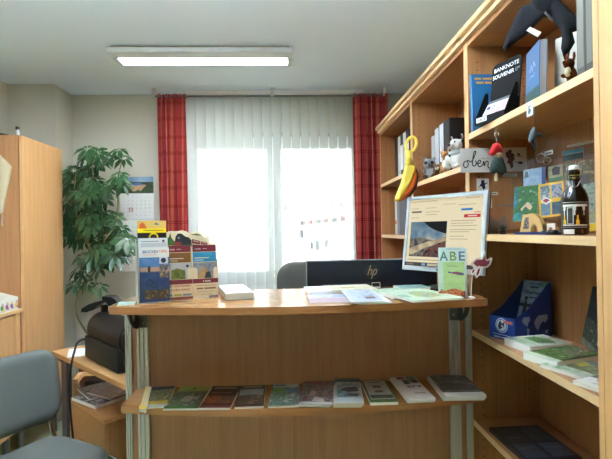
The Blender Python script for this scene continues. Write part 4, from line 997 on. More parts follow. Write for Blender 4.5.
lay(((270.5, 384), (297.5, 384), (301, 405), (270.5, 406)), S_, .007, 'white blue and green brochure fifth on the counter shelf', [('r', 0, 0, 1, 1, photo([(150, 170, 160), (80, 110, 90), (200, 206, 200)], 50)), ('r', .05, .82, .95, 1, mat((196, 200, 200), .4)), ('r', .05, .55, .5, .8, photo([(90, 140, 60), (130, 170, 80)], 40)), ('r', .5, .55, 1, .78, photo([(60, 110, 160), (110, 150, 180)], 40)), ('r', .1, .88, .5, .95, mat((90, 100, 110), .4))], group='brochures on the counter shelf')
def pile(c, n, t, fan, labels, draws, **k):
    for i in range(n):
        cc = [(x-fan[0]*(n-1-i), y-fan[1]*(n-1-i)) for x, y in c]
        top = i == n-1
        lay(cc, S_+t*i+.0002*i, t, labels[0] if top else labels[1], draws[0] if top else (draws[1] if len(draws) > 1 else []), group=k.get('group') if top else k.get('pgroup'), cover=k.get('cover', (214, 212, 206)))
COLLAGE = photo([(60, 50, 50), (150, 140, 136), (40, 36, 40), (180, 150, 140)], 60)
pile(((303, 380.5), (331, 382), (336, 404), (304, 405)), 3, .005, (1.6, -.6), ('collage brochure with red title lettering, topmost of the sixth pile on the counter shelf', 'brochure under the collage one with red lettering'), ([('r', 0, 0, 1, 1, COLLAGE), ('t', 'Harz', .5, .84, .032, RED, .8), ('p', [(.35, .12), (.75, .1), (.7, .24), (.4, .3)], mat((216, 212, 210), .4)), ('p', [(.2, .34), (.42, .36), (.45, .52), (.28, .58)], mat((190, 160, 150), .4)), ('p', [(.62, .36), (.85, .4), (.8, .56), (.66, .58)], mat((150, 130, 126), .4)), ('p', [(.05, .1), (.2, .12), (.16, .3), (.06, .26)], mat((120, 60, 50), .4)), ('r', 0, 0, 1, .08, mat((214, 212, 210), .4))], [('r', 0, .1, 1, 1, COLLAGE)]), group='brochures on the counter shelf', pgroup='under the collage brochure')
TEALP = photo([(70, 110, 124), (140, 170, 176), (190, 200, 200)], 40)
pile(((331, 378), (357, 380), (367, 401.5), (341, 404)), 4, .006, (.8, -1.0), ('teal framed brochure with motorcycles, topmost of the seventh pile on the counter shelf', 'teal edged brochure lying under the topmost of the seventh pile'), ([('r', 0, 0, 1, 1, mat((196, 206, 206), .4)), ('r', 0, .84, 1, 1, mat((70, 116, 134), .4)), ('r', .05, .2, .95, .8, TEALP), ('p', [(.15, .5), (.5, .4), (.9, .45), (.8, .62), (.4, .6)], mat((60, 50, 50), .4)), ('p', [(.4, .25), (.8, .22), (.9, .33), (.5, .36)], mat((90, 70, 60), .4))], [('r', 0, .8, 1, 1, mat((70, 116, 134), .4))]), group='brochures on the counter shelf', pgroup='teal brochures in the seventh pile')
lay(((361, 380.5), (386.5, 380.5), (397, 401.5), (370, 403)), S_, .010, 'green framed white brochure eighth on the counter shelf', [('r', 0, 0, 1, 1, mat((86, 120, 56), .4)), ('r', .08, .12, .94, .98, mat((206, 202, 196), .4)), ('r', .35, .62, .66, .74, photo([(150, 110, 90), (90, 80, 70)], 80)), ('r', .35, .4, .66, .5, photo([(140, 100, 80), (110, 90, 80)], 80)), ('r', .1, .15, .92, .3, photo([(50, 60, 46), (80, 90, 70)], 50)), ('r', .25, .85, .75, .9, mat((150, 140, 130), .4))], group='brochures on the counter shelf')
pile(((391, 376.5), (416, 376.5), (433, 398), (408, 400.5)), 4, .006, (.3, -.6), ('white brochure lettered arz with black and green squares, topmost of the ninth pile', 'white brochure lying under the one lettered arz'), ([('r', 0, 0, 1, 1, mat((218, 214, 208), .4)), ('r', .2, .84, .52, .98, mat((150, 60, 60), .4)), ('r', .34, .62, .56, .82, mat((60, 66, 60), .4)), ('r', .56, .82, .96, .98, photo([(90, 96, 90), (130, 130, 124)], 60)), ('r', .7, .66, .95, .82, mat((30, 44, 30), .4)), ('r', .56, .66, .7, .82, mat((110, 130, 110), .4)), ('t', 'arz', .62, .47, .036, INK, .62), ('r', .4, .2, .82, .235, mat((150, 120, 110), .4)), ('r', .3, .4, .75, .415, mat((170, 166, 160), .4))],), group='brochures on the counter shelf', pgroup='white brochures in the ninth pile', cover=(218, 214, 208))
pile(((429, 374.5), (467, 375.5), (483.5, 394.5), (445, 397)), 4, .0075, (.6, -.9), ('grey landscape magazine topmost of the thick pile at the right end of the counter shelf', 'white edged magazine under the grey landscape one at the right end of the counter shelf'), ([('r', 0, 0, 1, 1, mat((206, 206, 200), .4)), ('r', 0, .15, 1, .98, photo([(110, 126, 120), (70, 80, 80), (140, 150, 146)], 30)), ('p', [(0, .3), (.1, .62), (.5, .55), (.9, .5), (1, .3), (.98, .16), (.1, .16)], photo([(56, 58, 64), (40, 44, 44), (90, 84, 90)], 40)), ('r', .1, .17, .95, .24, photo([(70, 84, 60), (110, 110, 90)], 50))],), group='brochures on the counter shelf', pgroup='magazines in the thick pile')

# ---- on the counter top
T_ = ZT_
lay(((121, 302.3), (136, 301), (134, 304.8), (115, 305.4)), T_, .0012, 'small pale green and blue leaflet lying at the left end of the counter', [('r', 0, 0, 1, 1, photo([(190, 210, 180), (120, 180, 190), (210, 216, 150)], 60))], name='leaflet', cat='leaflet')
# clear three step holder
h0, h1 = aZ(139, 304, T_), aZ(171.5, 301.5, T_)
M, w = stand(h0, h1); n = M.to_3x3().col[2]
lh = thing('leaflet_holder', 'clear stepped leaflet holder with three leaflets, left one on the counter', 'leaflet holder', (h0+h1)/2-n*.04); of = V(lh.location)
CLP = clear((251, 253, 253)); FROST = cloth_trans((216, 220, 216), .5, .35)
w = (h1-h0).length
for k, hh in enumerate((.13, .17, .21)):
    z = -.028*k
    MB().box((0, 0, z-.0015), (w, hh-.02, z), CLP, M).build('tier', lh, off=of)
MB().box((0, 0, -.09), (w, .0025, 0), FROST, M).build('base', lh, off=of)
sd = [(0, 0), (0, .13), (-.028, .17), (-.056, .21), (-.09, .225), (-.09, 0)]
SM = M @ Matrix(((0, 0, 1, 0), (0, 1, 0, 0), (1, 0, 0, 0), (0, 0, 0, 1)))
MB().prism(sd, -.0022, -.0002, FROST, SM).build('side', lh, off=of)
MB().prism(sd, w+.0002, w+.0022, CLP, SM).build('side', lh, off=of)
MB().box((0, .0025, -.0915), (w, .225, -.09), CLP, M).build('back', lh, off=of)
def inhold(z, h, t, label, draw, cover, zb=.0027):
    T = M @ Matrix.Translation((.004, zb, z)) @ Matrix.Rotation(-.05, 4, 'X')
    W = w-.008
    m = MB().box((0, 0, -t), (W, h, -.0003), PAPER, T).box((0, 0, -.0003), (W, h, 0), mat(cover, .4), T)
    m.prints(T, W, h, draw); return solo(m, 'leaflet', label, 'leaflet', 'leaflets in the clear stepped holder')
Hh = (aY(150, 248, h0.y).z-T_)-.003; Hm = (aY(150, 238, h0.y+.033).z-T_)-.003; Hr = (aY(150, 220.3, h0.y+.061).z-T_)-.003
inhold(-.005, Hh, .006, 'blue leaflet lettered BROCKENTIPPS, front one in the clear holder', [
    ('r', 0, .0, 1, .82, photo([(52, 84, 146), (44, 70, 128), (66, 96, 156)], 25)), ('r', .02, .62, .98, .81, photo([(110, 150, 196), (70, 120, 180)], 25)), ('r', .02, .55, .98, .64, photo([(214, 160, 110), (190, 150, 130)], 30)),
    ('r', .27, .53, .36, .66, mat((40, 44, 60), .4)), ('l', [(.0, .56), (.3, .55), (.6, .56), (1, .54)], .002, mat((120, 100, 110), .4)),
    ('r', .66, .70, .95, .82, mat((200, 210, 220), .4)), ('c', .8, .76, .009, mat((30, 34, 46), .4)), ('r', .66, .57, .95, .68, photo([(150, 150, 150), (40, 40, 46), (190, 180, 170)], 120)), ('r', .66, .44, .95, .55, photo([(170, 90, 60), (90, 80, 70), (210, 190, 150)], 120)),
    ('c', .3, .36, .011, INK), ('c', .3, .36, .009, mat((48, 76, 136), .4)), ('c', .46, .32, .011, INK), ('c', .46, .32, .009, mat((48, 76, 136), .4)), ('l', [(.3, .36), (.36, .42), (.46, .32)], .0022, INK), ('l', [(.34, .42), (.3, .44)], .0022, INK),
    ('r', .16, .06, .95, .22, photo([(110, 80, 50), (60, 60, 50), (170, 130, 80)], 90)),
    ('t', 'BROCKEN', .36, .90, .0145, mat((40, 60, 120), .4), .5), ('t', 'TIPPS', .78, .90, .0145, mat((220, 130, 60), .4), .28), ('r', .12, .865, .6, .875, mat((220, 150, 90), .4))], (226, 228, 226))
inhold(-.033, Hm, .005, 'pale grey leaflet in the middle of the clear holder, behind the blue one', [('r', .08, .86, .96, .925, mat((190, 194, 198), .4)), ('r', .1, .94, .7, .955, mat((140, 144, 150), .4)), ('c', .85, .95, .005, mat((90, 94, 96), .4)), ('r', .4, .825, .55, .84, mat((120, 120, 120), .4))], (216, 218, 220))
yl = inhold(-.061, Hr, .006, 'yellow and black leaflet with orange picture at the top, rear one in the clear holder', [('r', 0, 0, 1, 1, mat((226, 186, 100), .4)), ('r', 0, .845, 1, .90, mat((242, 214, 20), .4)), ('r', 0, .5, 1, .845, mat((32, 32, 30), .4)), ('p', [(.05, .9), (.08, .95), (.16, .98), (.24, .965), (.3, .92), (.32, .9)], mat((222, 96, 40), .4)), ('p', [(.58, .955), (.64, .98), (.7, .965), (.76, .955), (.74, .945), (.6, .945)], mat((90, 130, 170), .4)), ('r', .2, .872, .9, .88, mat((150, 120, 20), .4)), ('c', .55, .79, .017, mat((242, 214, 20), .4)), ('c', .55, .785, .012, mat((32, 32, 30), .4))], (226, 186, 100))
# cardboard train dispenser
d0, d1 = aZ(166.5, 299.5, T_), aZ(218.5, 296, T_)
M, w = stand(d0, d1); n = M.to_3x3().col[2]; w = (d1-d0).length
sc_ = w/52.5      # metres per photo pixel here
dp = thing('brochure_dispenser', 'cream card brochure dispenser with a steam train topper, right of the blue leaflet', 'dispenser', (d0+d1)/2-n*.03); of = V(dp.location)
CR = mat((222, 208, 170), .6); MRN = mat((120, 34, 50), .5); CRT = mat((150, 60, 60), .5)
SY_ = .00362
def dv(px, py): return ((px-166.5)*sc_, (299-(px-166.5)*.075-py)*SY_)
hw = w/2
for k in range(2):
    x0 = k*hw+.0005; x1 = x0+hw-.001; W = x1-x0
    m = MB()
    fr_ = [(x0, 0), (x1, 0), (x1, .112), (x1-.012, .112), (x1-.018, .105), (x1-.018, .071), (x0+.018, .071), (x0+.018, .105), (x0+.012, .112), (x0, .112)]
    m.prism(fr_, -.002, 0, CR, M)
    m.box((x0, 0, -.052), (x0+.0015, .14, -.002), CR, M).box((x1-.0015, 0, -.052), (x1, .14, -.002), CR, M).box((x0, 0, -.052), (x1, .002, -.002), CR, M)
    if k == 0:
        its = [('r', .0, .53, 1, .70, MRN), ('t', 'MIT UNS FAHREN', .5, .43, .0105, CRT, .86), ('t', 'IN DEN HARZ!', .5, .29, .0105, CRT, .78), ('r', .03, .1, .22, .17, mat((90, 150, 190), .5)), ('r', .28, .1, .58, .17, mat((160, 176, 60), .5)), ('r', .62, .1, .95, .17, mat((110, 140, 170), .5)), ('r', 0, 0, 1, .06, mat((110, 40, 50), .5))]
    else:
        its = [('r', .0, .53, 1, .70, MRN), ('t', 'HSB', .55, .58, .0075, WHITE, .3), ('r', .1, .43, .9, .45, mat((150, 130, 110), .5)), ('r', .15, .3, .4, .36, mat((130, 110, 90), .5)), ('r', .44, .3, .9, .36, mat((130, 110, 90), .5)), ('r', .15, .2, .85, .22, mat((170, 150, 130), .5)), ('r', .3, .1, .75, .12, mat((170, 150, 130), .5)), ('r', .0, 0, .62, .05, mat((226, 220, 210), .5)), ('r', .62, 0, 1, .05, mat((60, 70, 120), .5))]
    m.prints(M @ Matrix.Translation((x0, 0, 0)), W, .105 if False else .1, its)
    m.build('pocket', dp, off=of)
    zt = (299-245.5)*SY_
    T = M @ Matrix.Translation((x0+.003, .003, -.012)) @ Matrix.Rotation(-.05, 4, 'X'); W2 = W-.006
    b = MB().box((0, 0, -.010), (W2, zt, -.0003), PAPER, T).box((0, 0, -.0003), (W2, zt, 0), mat((222, 208, 170), .4), T)
    top = mat((124, 88, 36), .4) if k == 0 else mat((40, 136, 176), .4)
    b.prints(T, W2, zt, [('r', 0, .87, 1, 1, MRN), ('t', 'HSB', .22, .91, .0085, mat((220, 190, 190), .5), .26), ('r', .42, .92, .6, .935, mat((210, 170, 170), .5)), ('r', 0, .67, 1, .86, top), ('r', .06, .74, .7, .757, mat((220, 214, 196), .5)), ('r', .06, .70, .45, .712, mat((220, 214, 196), .5)), ('r', 0, .3, 1, .66, photo([(170, 176, 180), (190, 190, 190)], 30) if k == 0 else photo([(110, 120, 130), (150, 150, 150), (90, 90, 96)], 40)),
        ('p', [(.05, .3), (.05, .5), (.4, .56), (.75, .52), (.78, .3)], photo([(86, 96, 40), (120, 130, 50), (60, 70, 34)], 60)) if k == 0 else ('p', [(.2, .35), (.3, .5), (.48, .58), (.6, .5), (.72, .4), (.75, .3), (.3, .3)], photo([(200, 156, 96), (170, 130, 80)], 50)), ('p', [(.45, .3), (.55, .46), (.72, .48), (.8, .3)], mat((44, 54, 60), .4)) if k else ('c', .85, .6, .005, INK)])
    solo(b, 'brochure', ('maroon and olive brochure in the left pocket of the train dispenser', 'maroon and blue brochure in the right pocket of the train dispenser')[k], 'brochure', 'brochures in the train dispenser')
# backing and topper
MB().box((0, 0, -.0545), (w, (299-243)*SY_, -.0525), CR, M).build('back_panel', dp, off=of)
tp = [dv(160+x/10.2, 220+y/10.2) for x, y in ((55, 250), (42, 170), (55, 125), (90, 105), (125, 92), (200, 88), (250, 75), (300, 88), (330, 108), (360, 85), (410, 78), (450, 90), (480, 130), (500, 138), (520, 105), (540, 130), (545, 240))]
m = MB().prism(tp, 0, .002, CR, M @ Matrix.Translation((0, 0, -.052)))
TM = M @ Matrix.Translation((0, 0, -.05))
def tq(L): return [dv(160+x/10.2, 220+y/10.2) for x, y in L]
GRD = mat((44, 92, 44), .5); LOC = mat((44, 50, 56), .4)
m.prints(TM, 1, 1, [('p', tq([(58, 248), (50, 160), (90, 170), (125, 150), (160, 190), (200, 235), (360, 225), (540, 228), (542, 240)]), photo([(40, 90, 40), (70, 120, 50)], 80)), ('p', tq([(70, 170), (80, 125), (95, 180)]), GRD), ('p', tq([(110, 165), (125, 105), (140, 175)]), GRD),
    ('p', tq([(180, 150), (200, 115), (240, 110), (280, 140), (320, 150), (345, 180), (345, 225), (260, 235), (200, 235), (170, 205)]), LOC), ('c', *dv(160+212/10.2, 220+160/10.2), .004, mat((150, 156, 160), .4)), ('p', tq([(165, 205), (235, 205), (240, 240), (165, 240)]), mat((150, 50, 50), .4)),
    ('p', tq([(350, 165), (435, 182), (435, 218), (350, 212)]), mat((130, 50, 54), .4)), ('p', tq([(445, 185), (515, 195), (515, 218), (445, 218)]), mat((130, 50, 54), .4)), ('p', tq([(365, 178), (425, 190), (425, 198), (365, 190)]), mat((220, 190, 170), .4)), ('p', tq([(455, 192), (505, 200), (505, 206), (455, 200)]), mat((220, 190, 170), .4)), ('p', tq([(330, 115), (400, 102), (460, 118), (400, 124)]), mat((90, 110, 60), .5))])
m.build('topper', dp, off=of)
# leaflet pile in a low clear tray
a, w_, h_ = flat(((222, 291), (246, 290), (251, 299), (222, 301)), T_)
tr = thing('clear_tray', 'low clear tray of pale leaflets between the dispenser and the monitor', 'tray', a @ V((w_/2, h_/2, 0))); of = V(tr.location)
m = MB().box((-.003, -.003, 0), (w_+.003, h_+.003, .002), CLP, a)
for q in (((-.003, -.003, .002), (w_+.003, -.001, .018)), ((-.003, h_+.001, .002), (w_+.003, h_+.003, .03)), ((-.003, -.001, .002), (-.001, h_+.001, .024)), ((w_+.001, -.001, .002), (w_+.003, h_+.001, .024))): m.box(q[0], q[1], CLP, a)
m.build('tray', tr, off=of)
for i in range(5):
    Mi = a.copy(); Mi.translation.z = T_+.0022+.0046*i
    booklet(Mi @ Matrix.Translation((.001*random.random(), 0, 0)), w_-.002, h_-.0005, .0044, 'pale leaflet topmost in the clear tray on the counter' if i == 4 else 'pale leaflet stacked under the topmost one in the clear tray', [('r', 0, 0, 1, 1, photo([(206, 216, 220), (226, 228, 226), (190, 204, 200)], 60)), ('r', .1, .2, .8, .4, mat((170, 130, 170), .4))] if i == 4 else [], cover=(226, 226, 228), group=None if i == 4 else 'leaflets in the clear tray', name='leaflet', cat='leaflet')
# papers
lay(((309, 294.2), (352, 293.5), (358, 301.5), (308, 303)), T_, .0008, 'pink and blue glossy sheet lying flat near the counter front', [('r', 0, 0, 1, .5, mat((226, 200, 206), .12)), ('r', 0, .5, 1, 1, mat((196, 204, 226), .12))], name='paper_sheet', cat='paper')
lay(((306, 286.5), (327, 286), (330, 291), (307, 292)), T_, .014, 'white notepad at the left of the papers on the counter', [('r', 0, 0, 1, 1, mat((240, 240, 234), .4))], name='notepad', cat='notepad', cover=(240, 240, 234))
np_ = lay(((322, 285.5), (371, 284), (372, 288.5), (330, 290.5)), T_, .012, 'cream spiral notebook lying behind the blue magazines', [('r', .05, .1, .95, .6, photo([(210, 196, 150), (226, 220, 196)], 60)), ('r', .3, .3, .6, .5, mat((196, 170, 90), .4))], name='spiral_notebook', cat='notebook', cover=(228, 222, 200))
aa, bb = aZ(322, 285.2, T_+.014), aZ(370, 283.8, T_+.014)
m = MB()
for i in range(24):
    c = aa.lerp(bb, (i+.5)/24); m.tube([c+V((0, .006*math.cos(k*PI/4), -.001+.005*math.sin(k*PI/4))) for k in range(8)], .0008, mat((90, 90, 90), .3, .7), 5, closed=True)
sp_ = m.build('spiral_binding', np_, off=V(np_.location))
for i in range(4):
    dx = 3.2*(3-i)
    lay(((346+dx-9, 290), (376+dx-9, 289.5), (389-i*.6, 302.4-i*.5), (357.5-i*.6+dx*.2, 303.2-i*.5)), T_+.0052*i, .005, 'blue and white magazine topmost of the fanned pile in the middle of the counter' if i == 3 else 'white edged magazine fanned under the topmost blue and white one', [('r', .02, .04, .98, .98, photo([(140, 170, 200), (200, 210, 220), (110, 140, 170)], 45)), ('r', .55, .2, .85, .35, mat((110, 60, 80), .4))] if i == 3 else [], cover=(220, 226, 232), group=None if i == 3 else 'magazines fanned in the middle of the counter', name='magazine', cat='magazine')
MAPG = photo([(190, 216, 196), (150, 196, 150), (216, 226, 200), (120, 170, 190)], 40)
lay(((372, 289), (420, 287), (436, 294), (388, 298)), T_, .007, 'pale green map brochure right of the fanned magazines', [('r', 0, 0, 1, 1, MAPG)], cover=(214, 226, 206))
lay(((398, 290.5), (437, 288.5), (450, 297.5), (392, 301.5)), T_+.0072, .007, 'pale green map brochure with leafy oval, on top by the leaflet stand', [('r', 0, 0, 1, 1, photo([(196, 220, 190), (216, 230, 206), (176, 206, 180)], 40)), ('p', [(.3, .3), (.5, .15), (.8, .3), (.85, .6), (.6, .8), (.35, .65)], photo([(130, 170, 80), (180, 190, 110), (110, 130, 150)], 60)), ('r', .0, .3, .2, .5, mat((150, 190, 170), .4))], cover=(214, 226, 210))
lay(((396, 285.2), (424, 284.4), (428, 287.2), (398, 288.4)), T_, .010, 'blue green brochure lying under the bottom edge of the customer screen', [('r', 0, 0, 1, 1, photo([(60, 110, 110), (150, 180, 180), (90, 130, 90)], 60))], cover=(190, 206, 206))
m = MB(); q = [aZ(x, y, T_) for x, y in ((372, 288), (380, 287.7))]
fr3, w3 = stand(q[0], q[1]); w3 = (q[1]-q[0]).length
m.tube([fr3 @ V(p) for p in ((0, 0, 0), (0, .022, 0), (w3, .022, 0), (w3, 0, 0))], .0022, mat((190, 194, 196), .3, .7), 6)
m.box((0, 0, -.012), (w3, .003, .006), mat((180, 184, 186), .3, .5), fr3)
solo(m, 'paper_clip_stand', 'small silver wire clip stand on the counter in front of the black monitor', 'stand')

# leaflet stand with ABE
a0, a1 = aZ(439, 298, T_), aZ(466, 298.5, T_)
M, w = stand(a0, a1); w = (a1-a0).length
ast = thing('leaflet_stand', 'clear leaflet stand holding the leaflets lettered ABE at the right end of the counter', 'leaflet stand', (a0+a1)/2); of = V(ast.location)
lean = .16; Ml = M @ Matrix.Translation((0, .003, -.012)) @ Matrix.Rotation(-lean, 4, 'X')
MB().box((0, 0, -.05), (w+.012, .003, .006), CLP, M).build('base', ast, off=of)
MB().box((0, 0, -.012), (w+.01, .16, -.0105), CLP, Ml).build('back', ast, off=of)
MB().box((0, 0, .0005), (w+.01, .05, .002), CLP, Ml).build('front_lip', ast, off=of)
SMq = M @ Matrix(((0, 0, 1, 0), (0, 1, 0, 0), (1, 0, 0, 0), (0, 0, 0, 1)))
MB().prism([(0, .003), (-.01, .05), (-.045, .05), (-.05, .003)], w+.008, w+.0095, CLP, SMq).build('side', ast, off=of)
pxm = w/27.0
def abe(T, W, H, t, label, draw, cover):
    b = MB().box((0, 0, -t), (W, H, -.0003), mat((90, 40, 44), .5), T).box((0, 0, -.0003), (W, H, 0), mat(cover, .4), T)
    b.prints(T, W, H, draw); return solo(b, 'leaflet', label, 'leaflet', 'leaflets in the ABE stand')
abe(Ml @ Matrix.Translation((.002, 0, -.0042)), w+.005, .176, .006, 'white leaflet lettered ABE standing in front of the customer screen', [('r', 0, 0, 1, 1, mat((206, 220, 214), .4)), ('r', .3, .965, .8, .975, mat((130, 150, 150), .4)), ('t', 'A', .19, .735, .046, photo([(50, 84, 130), (90, 120, 110), (40, 60, 80)], 70), .31), ('t', 'B', .53, .735, .046, photo([(86, 130, 50), (140, 160, 60), (60, 100, 50)], 70), .24), ('t', 'E', .84, .735, .046, photo([(70, 110, 90), (100, 120, 150), (60, 80, 60)], 70), .22)], (206, 220, 214))
TG = Ml @ Matrix.Translation((-.001, .0, -.0002))
abe(TG, w, .124, .0035, 'light green leaflet with red flowers along its bottom, front one in the ABE stand', [('r', 0, 0, .2, 1, mat((196, 214, 196), .4)), ('r', .2, 0, 1, 1, photo([(176, 208, 130), (186, 214, 146), (168, 200, 120)], 30)), ('r', .35, .87, .75, .885, mat((120, 150, 90), .4)), ('p', [(.38, .68), (.55, .66), (.8, .62), (.98, .62), (.96, .68), (.7, .72), (.5, .7), (.4, .73)], photo([(196, 60, 50), (40, 90, 140), (180, 50, 60)], 90)), ('r', .4, .56, .85, .565, mat((160, 170, 110), .4)), ('p', [(0, 0), (1, 0), (1, .16), (.8, .2), (.65, .24), (.45, .22), (.3, .17), (.15, .19), (0, .13)], photo([(214, 90, 50), (170, 40, 60), (230, 150, 70), (100, 40, 70)], 110)), ('c', .12, .2, .0025, mat((60, 90, 110), .4))], (186, 214, 146))
# witch cut-out on a rod
wy = (a1.y+.012)
wq = [(240, 180), (268, 152), (303, 152), (322, 102), (333, 108), (330, 150), (342, 162), (370, 145), (376, 156), (362, 196), (338, 216), (304, 216), (292, 262), (270, 284), (262, 262), (268, 240), (242, 260), (233, 236), (256, 216), (236, 200)]
def ww(pts, k=1):
    P = [aY(435+x/6.55, 235+y/6.55, wy) for x, y in pts]; c = V((0, 0, 0))
    for q in P: c += q/len(P)
    return [tuple((c+(q-c)*k).xz) for q in P]
ci = thing('witch_cutout', 'dark red flying witch cut-out with white outline on a clear rod beside the ABE leaflets', 'ornament', (aY(472, 296, wy).x, wy, T_)); of = V(ci.location)
FXZ = Matrix(((1, 0, 0, 0), (0, 0, -1, wy), (0, 1, 0, 0), (0, 0, 0, 1)))
MB().prism(ww(wq), -.001, .001, mat((232, 226, 220), .5), FXZ).build('outline', ci, off=of)
inn = [(250, 184), (272, 162), (312, 160), (322, 130), (326, 156), (338, 172), (358, 166), (352, 190), (332, 205), (298, 206), (286, 200), (276, 208), (262, 196)]
m = MB().prism(ww(inn), .001, .002, mat((138, 52, 70), .5), FXZ).prism(ww([(284, 218), (294, 222), (286, 252), (272, 270), (272, 250)]), .001, .002, mat((138, 52, 70), .5), FXZ).prism(ww([(240, 240), (252, 224), (260, 228), (246, 252)]), .001, .002, mat((138, 52, 70), .5), FXZ)
m.build('witch_print', ci, off=of)
MB().tube([aY(472.5, 274, wy), aY(471.5, 285, wy), V((aY(471, 297, wy).x, wy, T_+.004))], .0016, mat((200, 206, 206), .3), 6).lathe([(.014, 0), (.014, .003), (.006, .005)], mat((190, 196, 196), .3), 16, Matrix.Translation((aY(471, 297, wy).x, wy, T_))).build('rod', ci, off=of)

# ---- customer screen
mL, mR = V((.497, 1.985, 1.225)), V((.713, 1.655, 1.225))
M, w = stand(mL, mR, .13); H_ = .318
w = (mR-mL).length
cm = thing('customer_screen', 'silver framed screen showing a web page, turned to the customers', 'monitor', (.66, 1.86, T_)); of = V(cm.location)
SIL = mat((186, 194, 196), .35, .3)
fb = .017
m = MB().rbox((0, 0, -.018), (fb, H_, 0), SIL, .002, 1, M).rbox((w-fb, 0, -.018), (w, H_, 0), SIL, .002, 1, M).rbox((fb, H_-fb*.9, -.018), (w-fb, H_, 0), SIL, .002, 1, M).rbox((fb, 0, -.018), (w-fb, fb*1.15, 0), SIL, .002, 1, M)
m.prints(M, w, H_, [('r', .46, .02, .50, .035, mat((30, 30, 34), .4)), ('r', .52, .02, .55, .035, mat((60, 60, 64), .4)), ('c', .9, .03, .003, mat((40, 90, 40), .4))])
m.build('bezel', cm, off=of)
MB().rbox((0, 0, -.026), (w, H_, -.0182), BLACK, .003, 2, M).rbox((.05, .04, -.05), (w-.09, H_-.03, -.0255), BLACK, .006, 2, M).build('casing', cm, off=of)
ES = 1.0
def E(c, cols=None, sc=30): return emit(c, ES, cols, sc)
S0 = M @ Matrix.Translation((fb, fb*1.15, -.004)); sw, sh = w-2*fb, H_-fb*2.05
s = MB().box((0, 0, -.012), (sw, sh, 0), E((232, 220, 186)), S0)
G1 = E((150, 140, 118)); 
s.prints(S0, sw, sh, [('r', 0, .955, 1, 1, E((222, 208, 172))), ('r', .04, .965, .4, .972, G1), ('r', .78, .972, .95, .98, E((150, 150, 140))), ('r', .04, .80, .19, .825, E((110, 100, 90))), ('r', .02, .86, .15, .866, G1), ('r', .25, .86, .4, .866, G1), ('r', .25, .8, .45, .806, G1), ('r', .25, .76, .42, .766, G1), ('r', .04, .72, .16, .726, G1),
    ('r', .5, .90, .66, .906, G1), ('r', .7, .88, .92, .886, G1), ('r', .74, .80, .88, .83, E((60, 130, 190))), ('r', .9, .765, .98, .775, E((190, 90, 90))), ('r', .78, .70, .98, .745, E((190, 60, 70))), ('r', .83, .715, .94, .73, E((236, 210, 200))),
    ('r', .05, .14, .57, .66, E((120, 140, 150), ((186, 180, 160), (130, 150, 160), (90, 120, 146)), 14)), ('r', .05, .54, .57, .66, E((90, 120, 140), ((80, 110, 134), (130, 150, 156)), 14)), ('p', [(.05, .14), (.05, .40), (.2, .43), (.4, .38), (.57, .44), (.57, .14)], E((80, 84, 84), ((66, 72, 76), (130, 124, 110), (90, 92, 90)), 34)), ('p', [(.24, .66), (.57, .66), (.57, .48), (.5, .5), (.42, .53), (.33, .58)], E((36, 38, 42))), ('p', [(.05, .26), (.3, .36), (.57, .43), (.57, .36), (.3, .28), (.12, .18), (.05, .16)], E((186, 172, 140), ((200, 186, 150), (150, 136, 112)), 30)),
    ('p', [(.25, .14), (.3, .25), (.46, .34), (.57, .38), (.57, .14)], E((60, 54, 56), ((44, 44, 50), (120, 80, 70), (70, 70, 76)), 50)),
    ('r', .62, .655, .93, .663, G1), ('r', .62, .62, .9, .627, G1), ('r', .62, .585, .95, .592, G1), ('r', .62, .53, .94, .537, G1), ('r', .62, .5, .86, .507, G1), ('r', .62, .44, .8, .447, G1), ('r', .62, .40, .85, .407, G1),
    ('r', .05, .09, .5, .1, G1), ('r', 0, 0, 1, .055, E((74, 72, 70))), ('r', .26, .01, .31, .045, E((120, 170, 210))), ('r', .34, .01, .52, .045, E((190, 184, 160))), ('r', .03, .015, .14, .04, E((120, 116, 110))), ('r', .56, .01, .8, .045, E((50, 44, 44)))])
s.build('screen', cm, off=of)
nk = M @ V((w*.52, .05, -.045))
MB().rbox((nk.x-.018, nk.y-.008+.02, T_+.008), (nk.x+.018, nk.y+.012+.02, nk.z+.03), mat((196, 176, 140), .5), .004).build('neck', cm, off=of)
MB().lathe([(.075, 0), (.075, .006), (.06, .011), (.02, .014)], BLACK, 28, Matrix.Translation((nk.x-.012, nk.y+.012, T_))).build('base', cm, off=of, smooth=True)

# ---- desk behind the counter, black monitor, office chair
DZ = .74
ds = thing('desk', 'beech desk with angled left wing behind the counter carrying the printer', 'desk', (-.7, 2.4, 0)); of = V(ds.location)
dA, dB = V((-1.344, 2.672, 0)), V((-.690, 2.014, 0)); dd = (dB-dA).normalized(); dn = V((-dd.y, dd.x, 0))
poly = [tuple(dA.xy), tuple(dB.xy), (-.66, 1.97), (.69, 1.97), (.69, 2.62), (-.30, 2.62), tuple((dA+dd*.25+dn*.62).xy), tuple((dA+dn*.5).xy)]
MB().prism(poly, DZ-.025, DZ, WX, side=wood('x', (196, 140, 84), (180, 124, 72))).build('tabletop', ds, off=of)
p = dA+dd*.045+dn*.06
def leg(p, ang):
    R = Matrix.Translation((p.x, p.y, 0)) @ Matrix.Rotation(ang, 4, 'Z')
    MB().rbox((-.04, -.015, .03), (.04, .015, DZ-.026), mat((84, 84, 92), .4, .3), .004, 2, R).rbox((-.04, -.08, .0), (.04, .48, .03), mat((84, 84, 92), .4, .3), .006, 2, R).rbox((-.03, -.04, DZ-.055), (.03, .46, DZ-.0255), mat((84, 84, 92), .4, .3), .004, 2, R).build('leg', ds, off=of)
leg(p, math.atan2(dd.y, dd.x)); leg(V((.62, 2.1, 0)), 0); leg(V((-.25, 2.05, 0)), 0)
hy = 2.12
hl = aY(307, 262, hy); hr = aY(437, 258.5, hy)
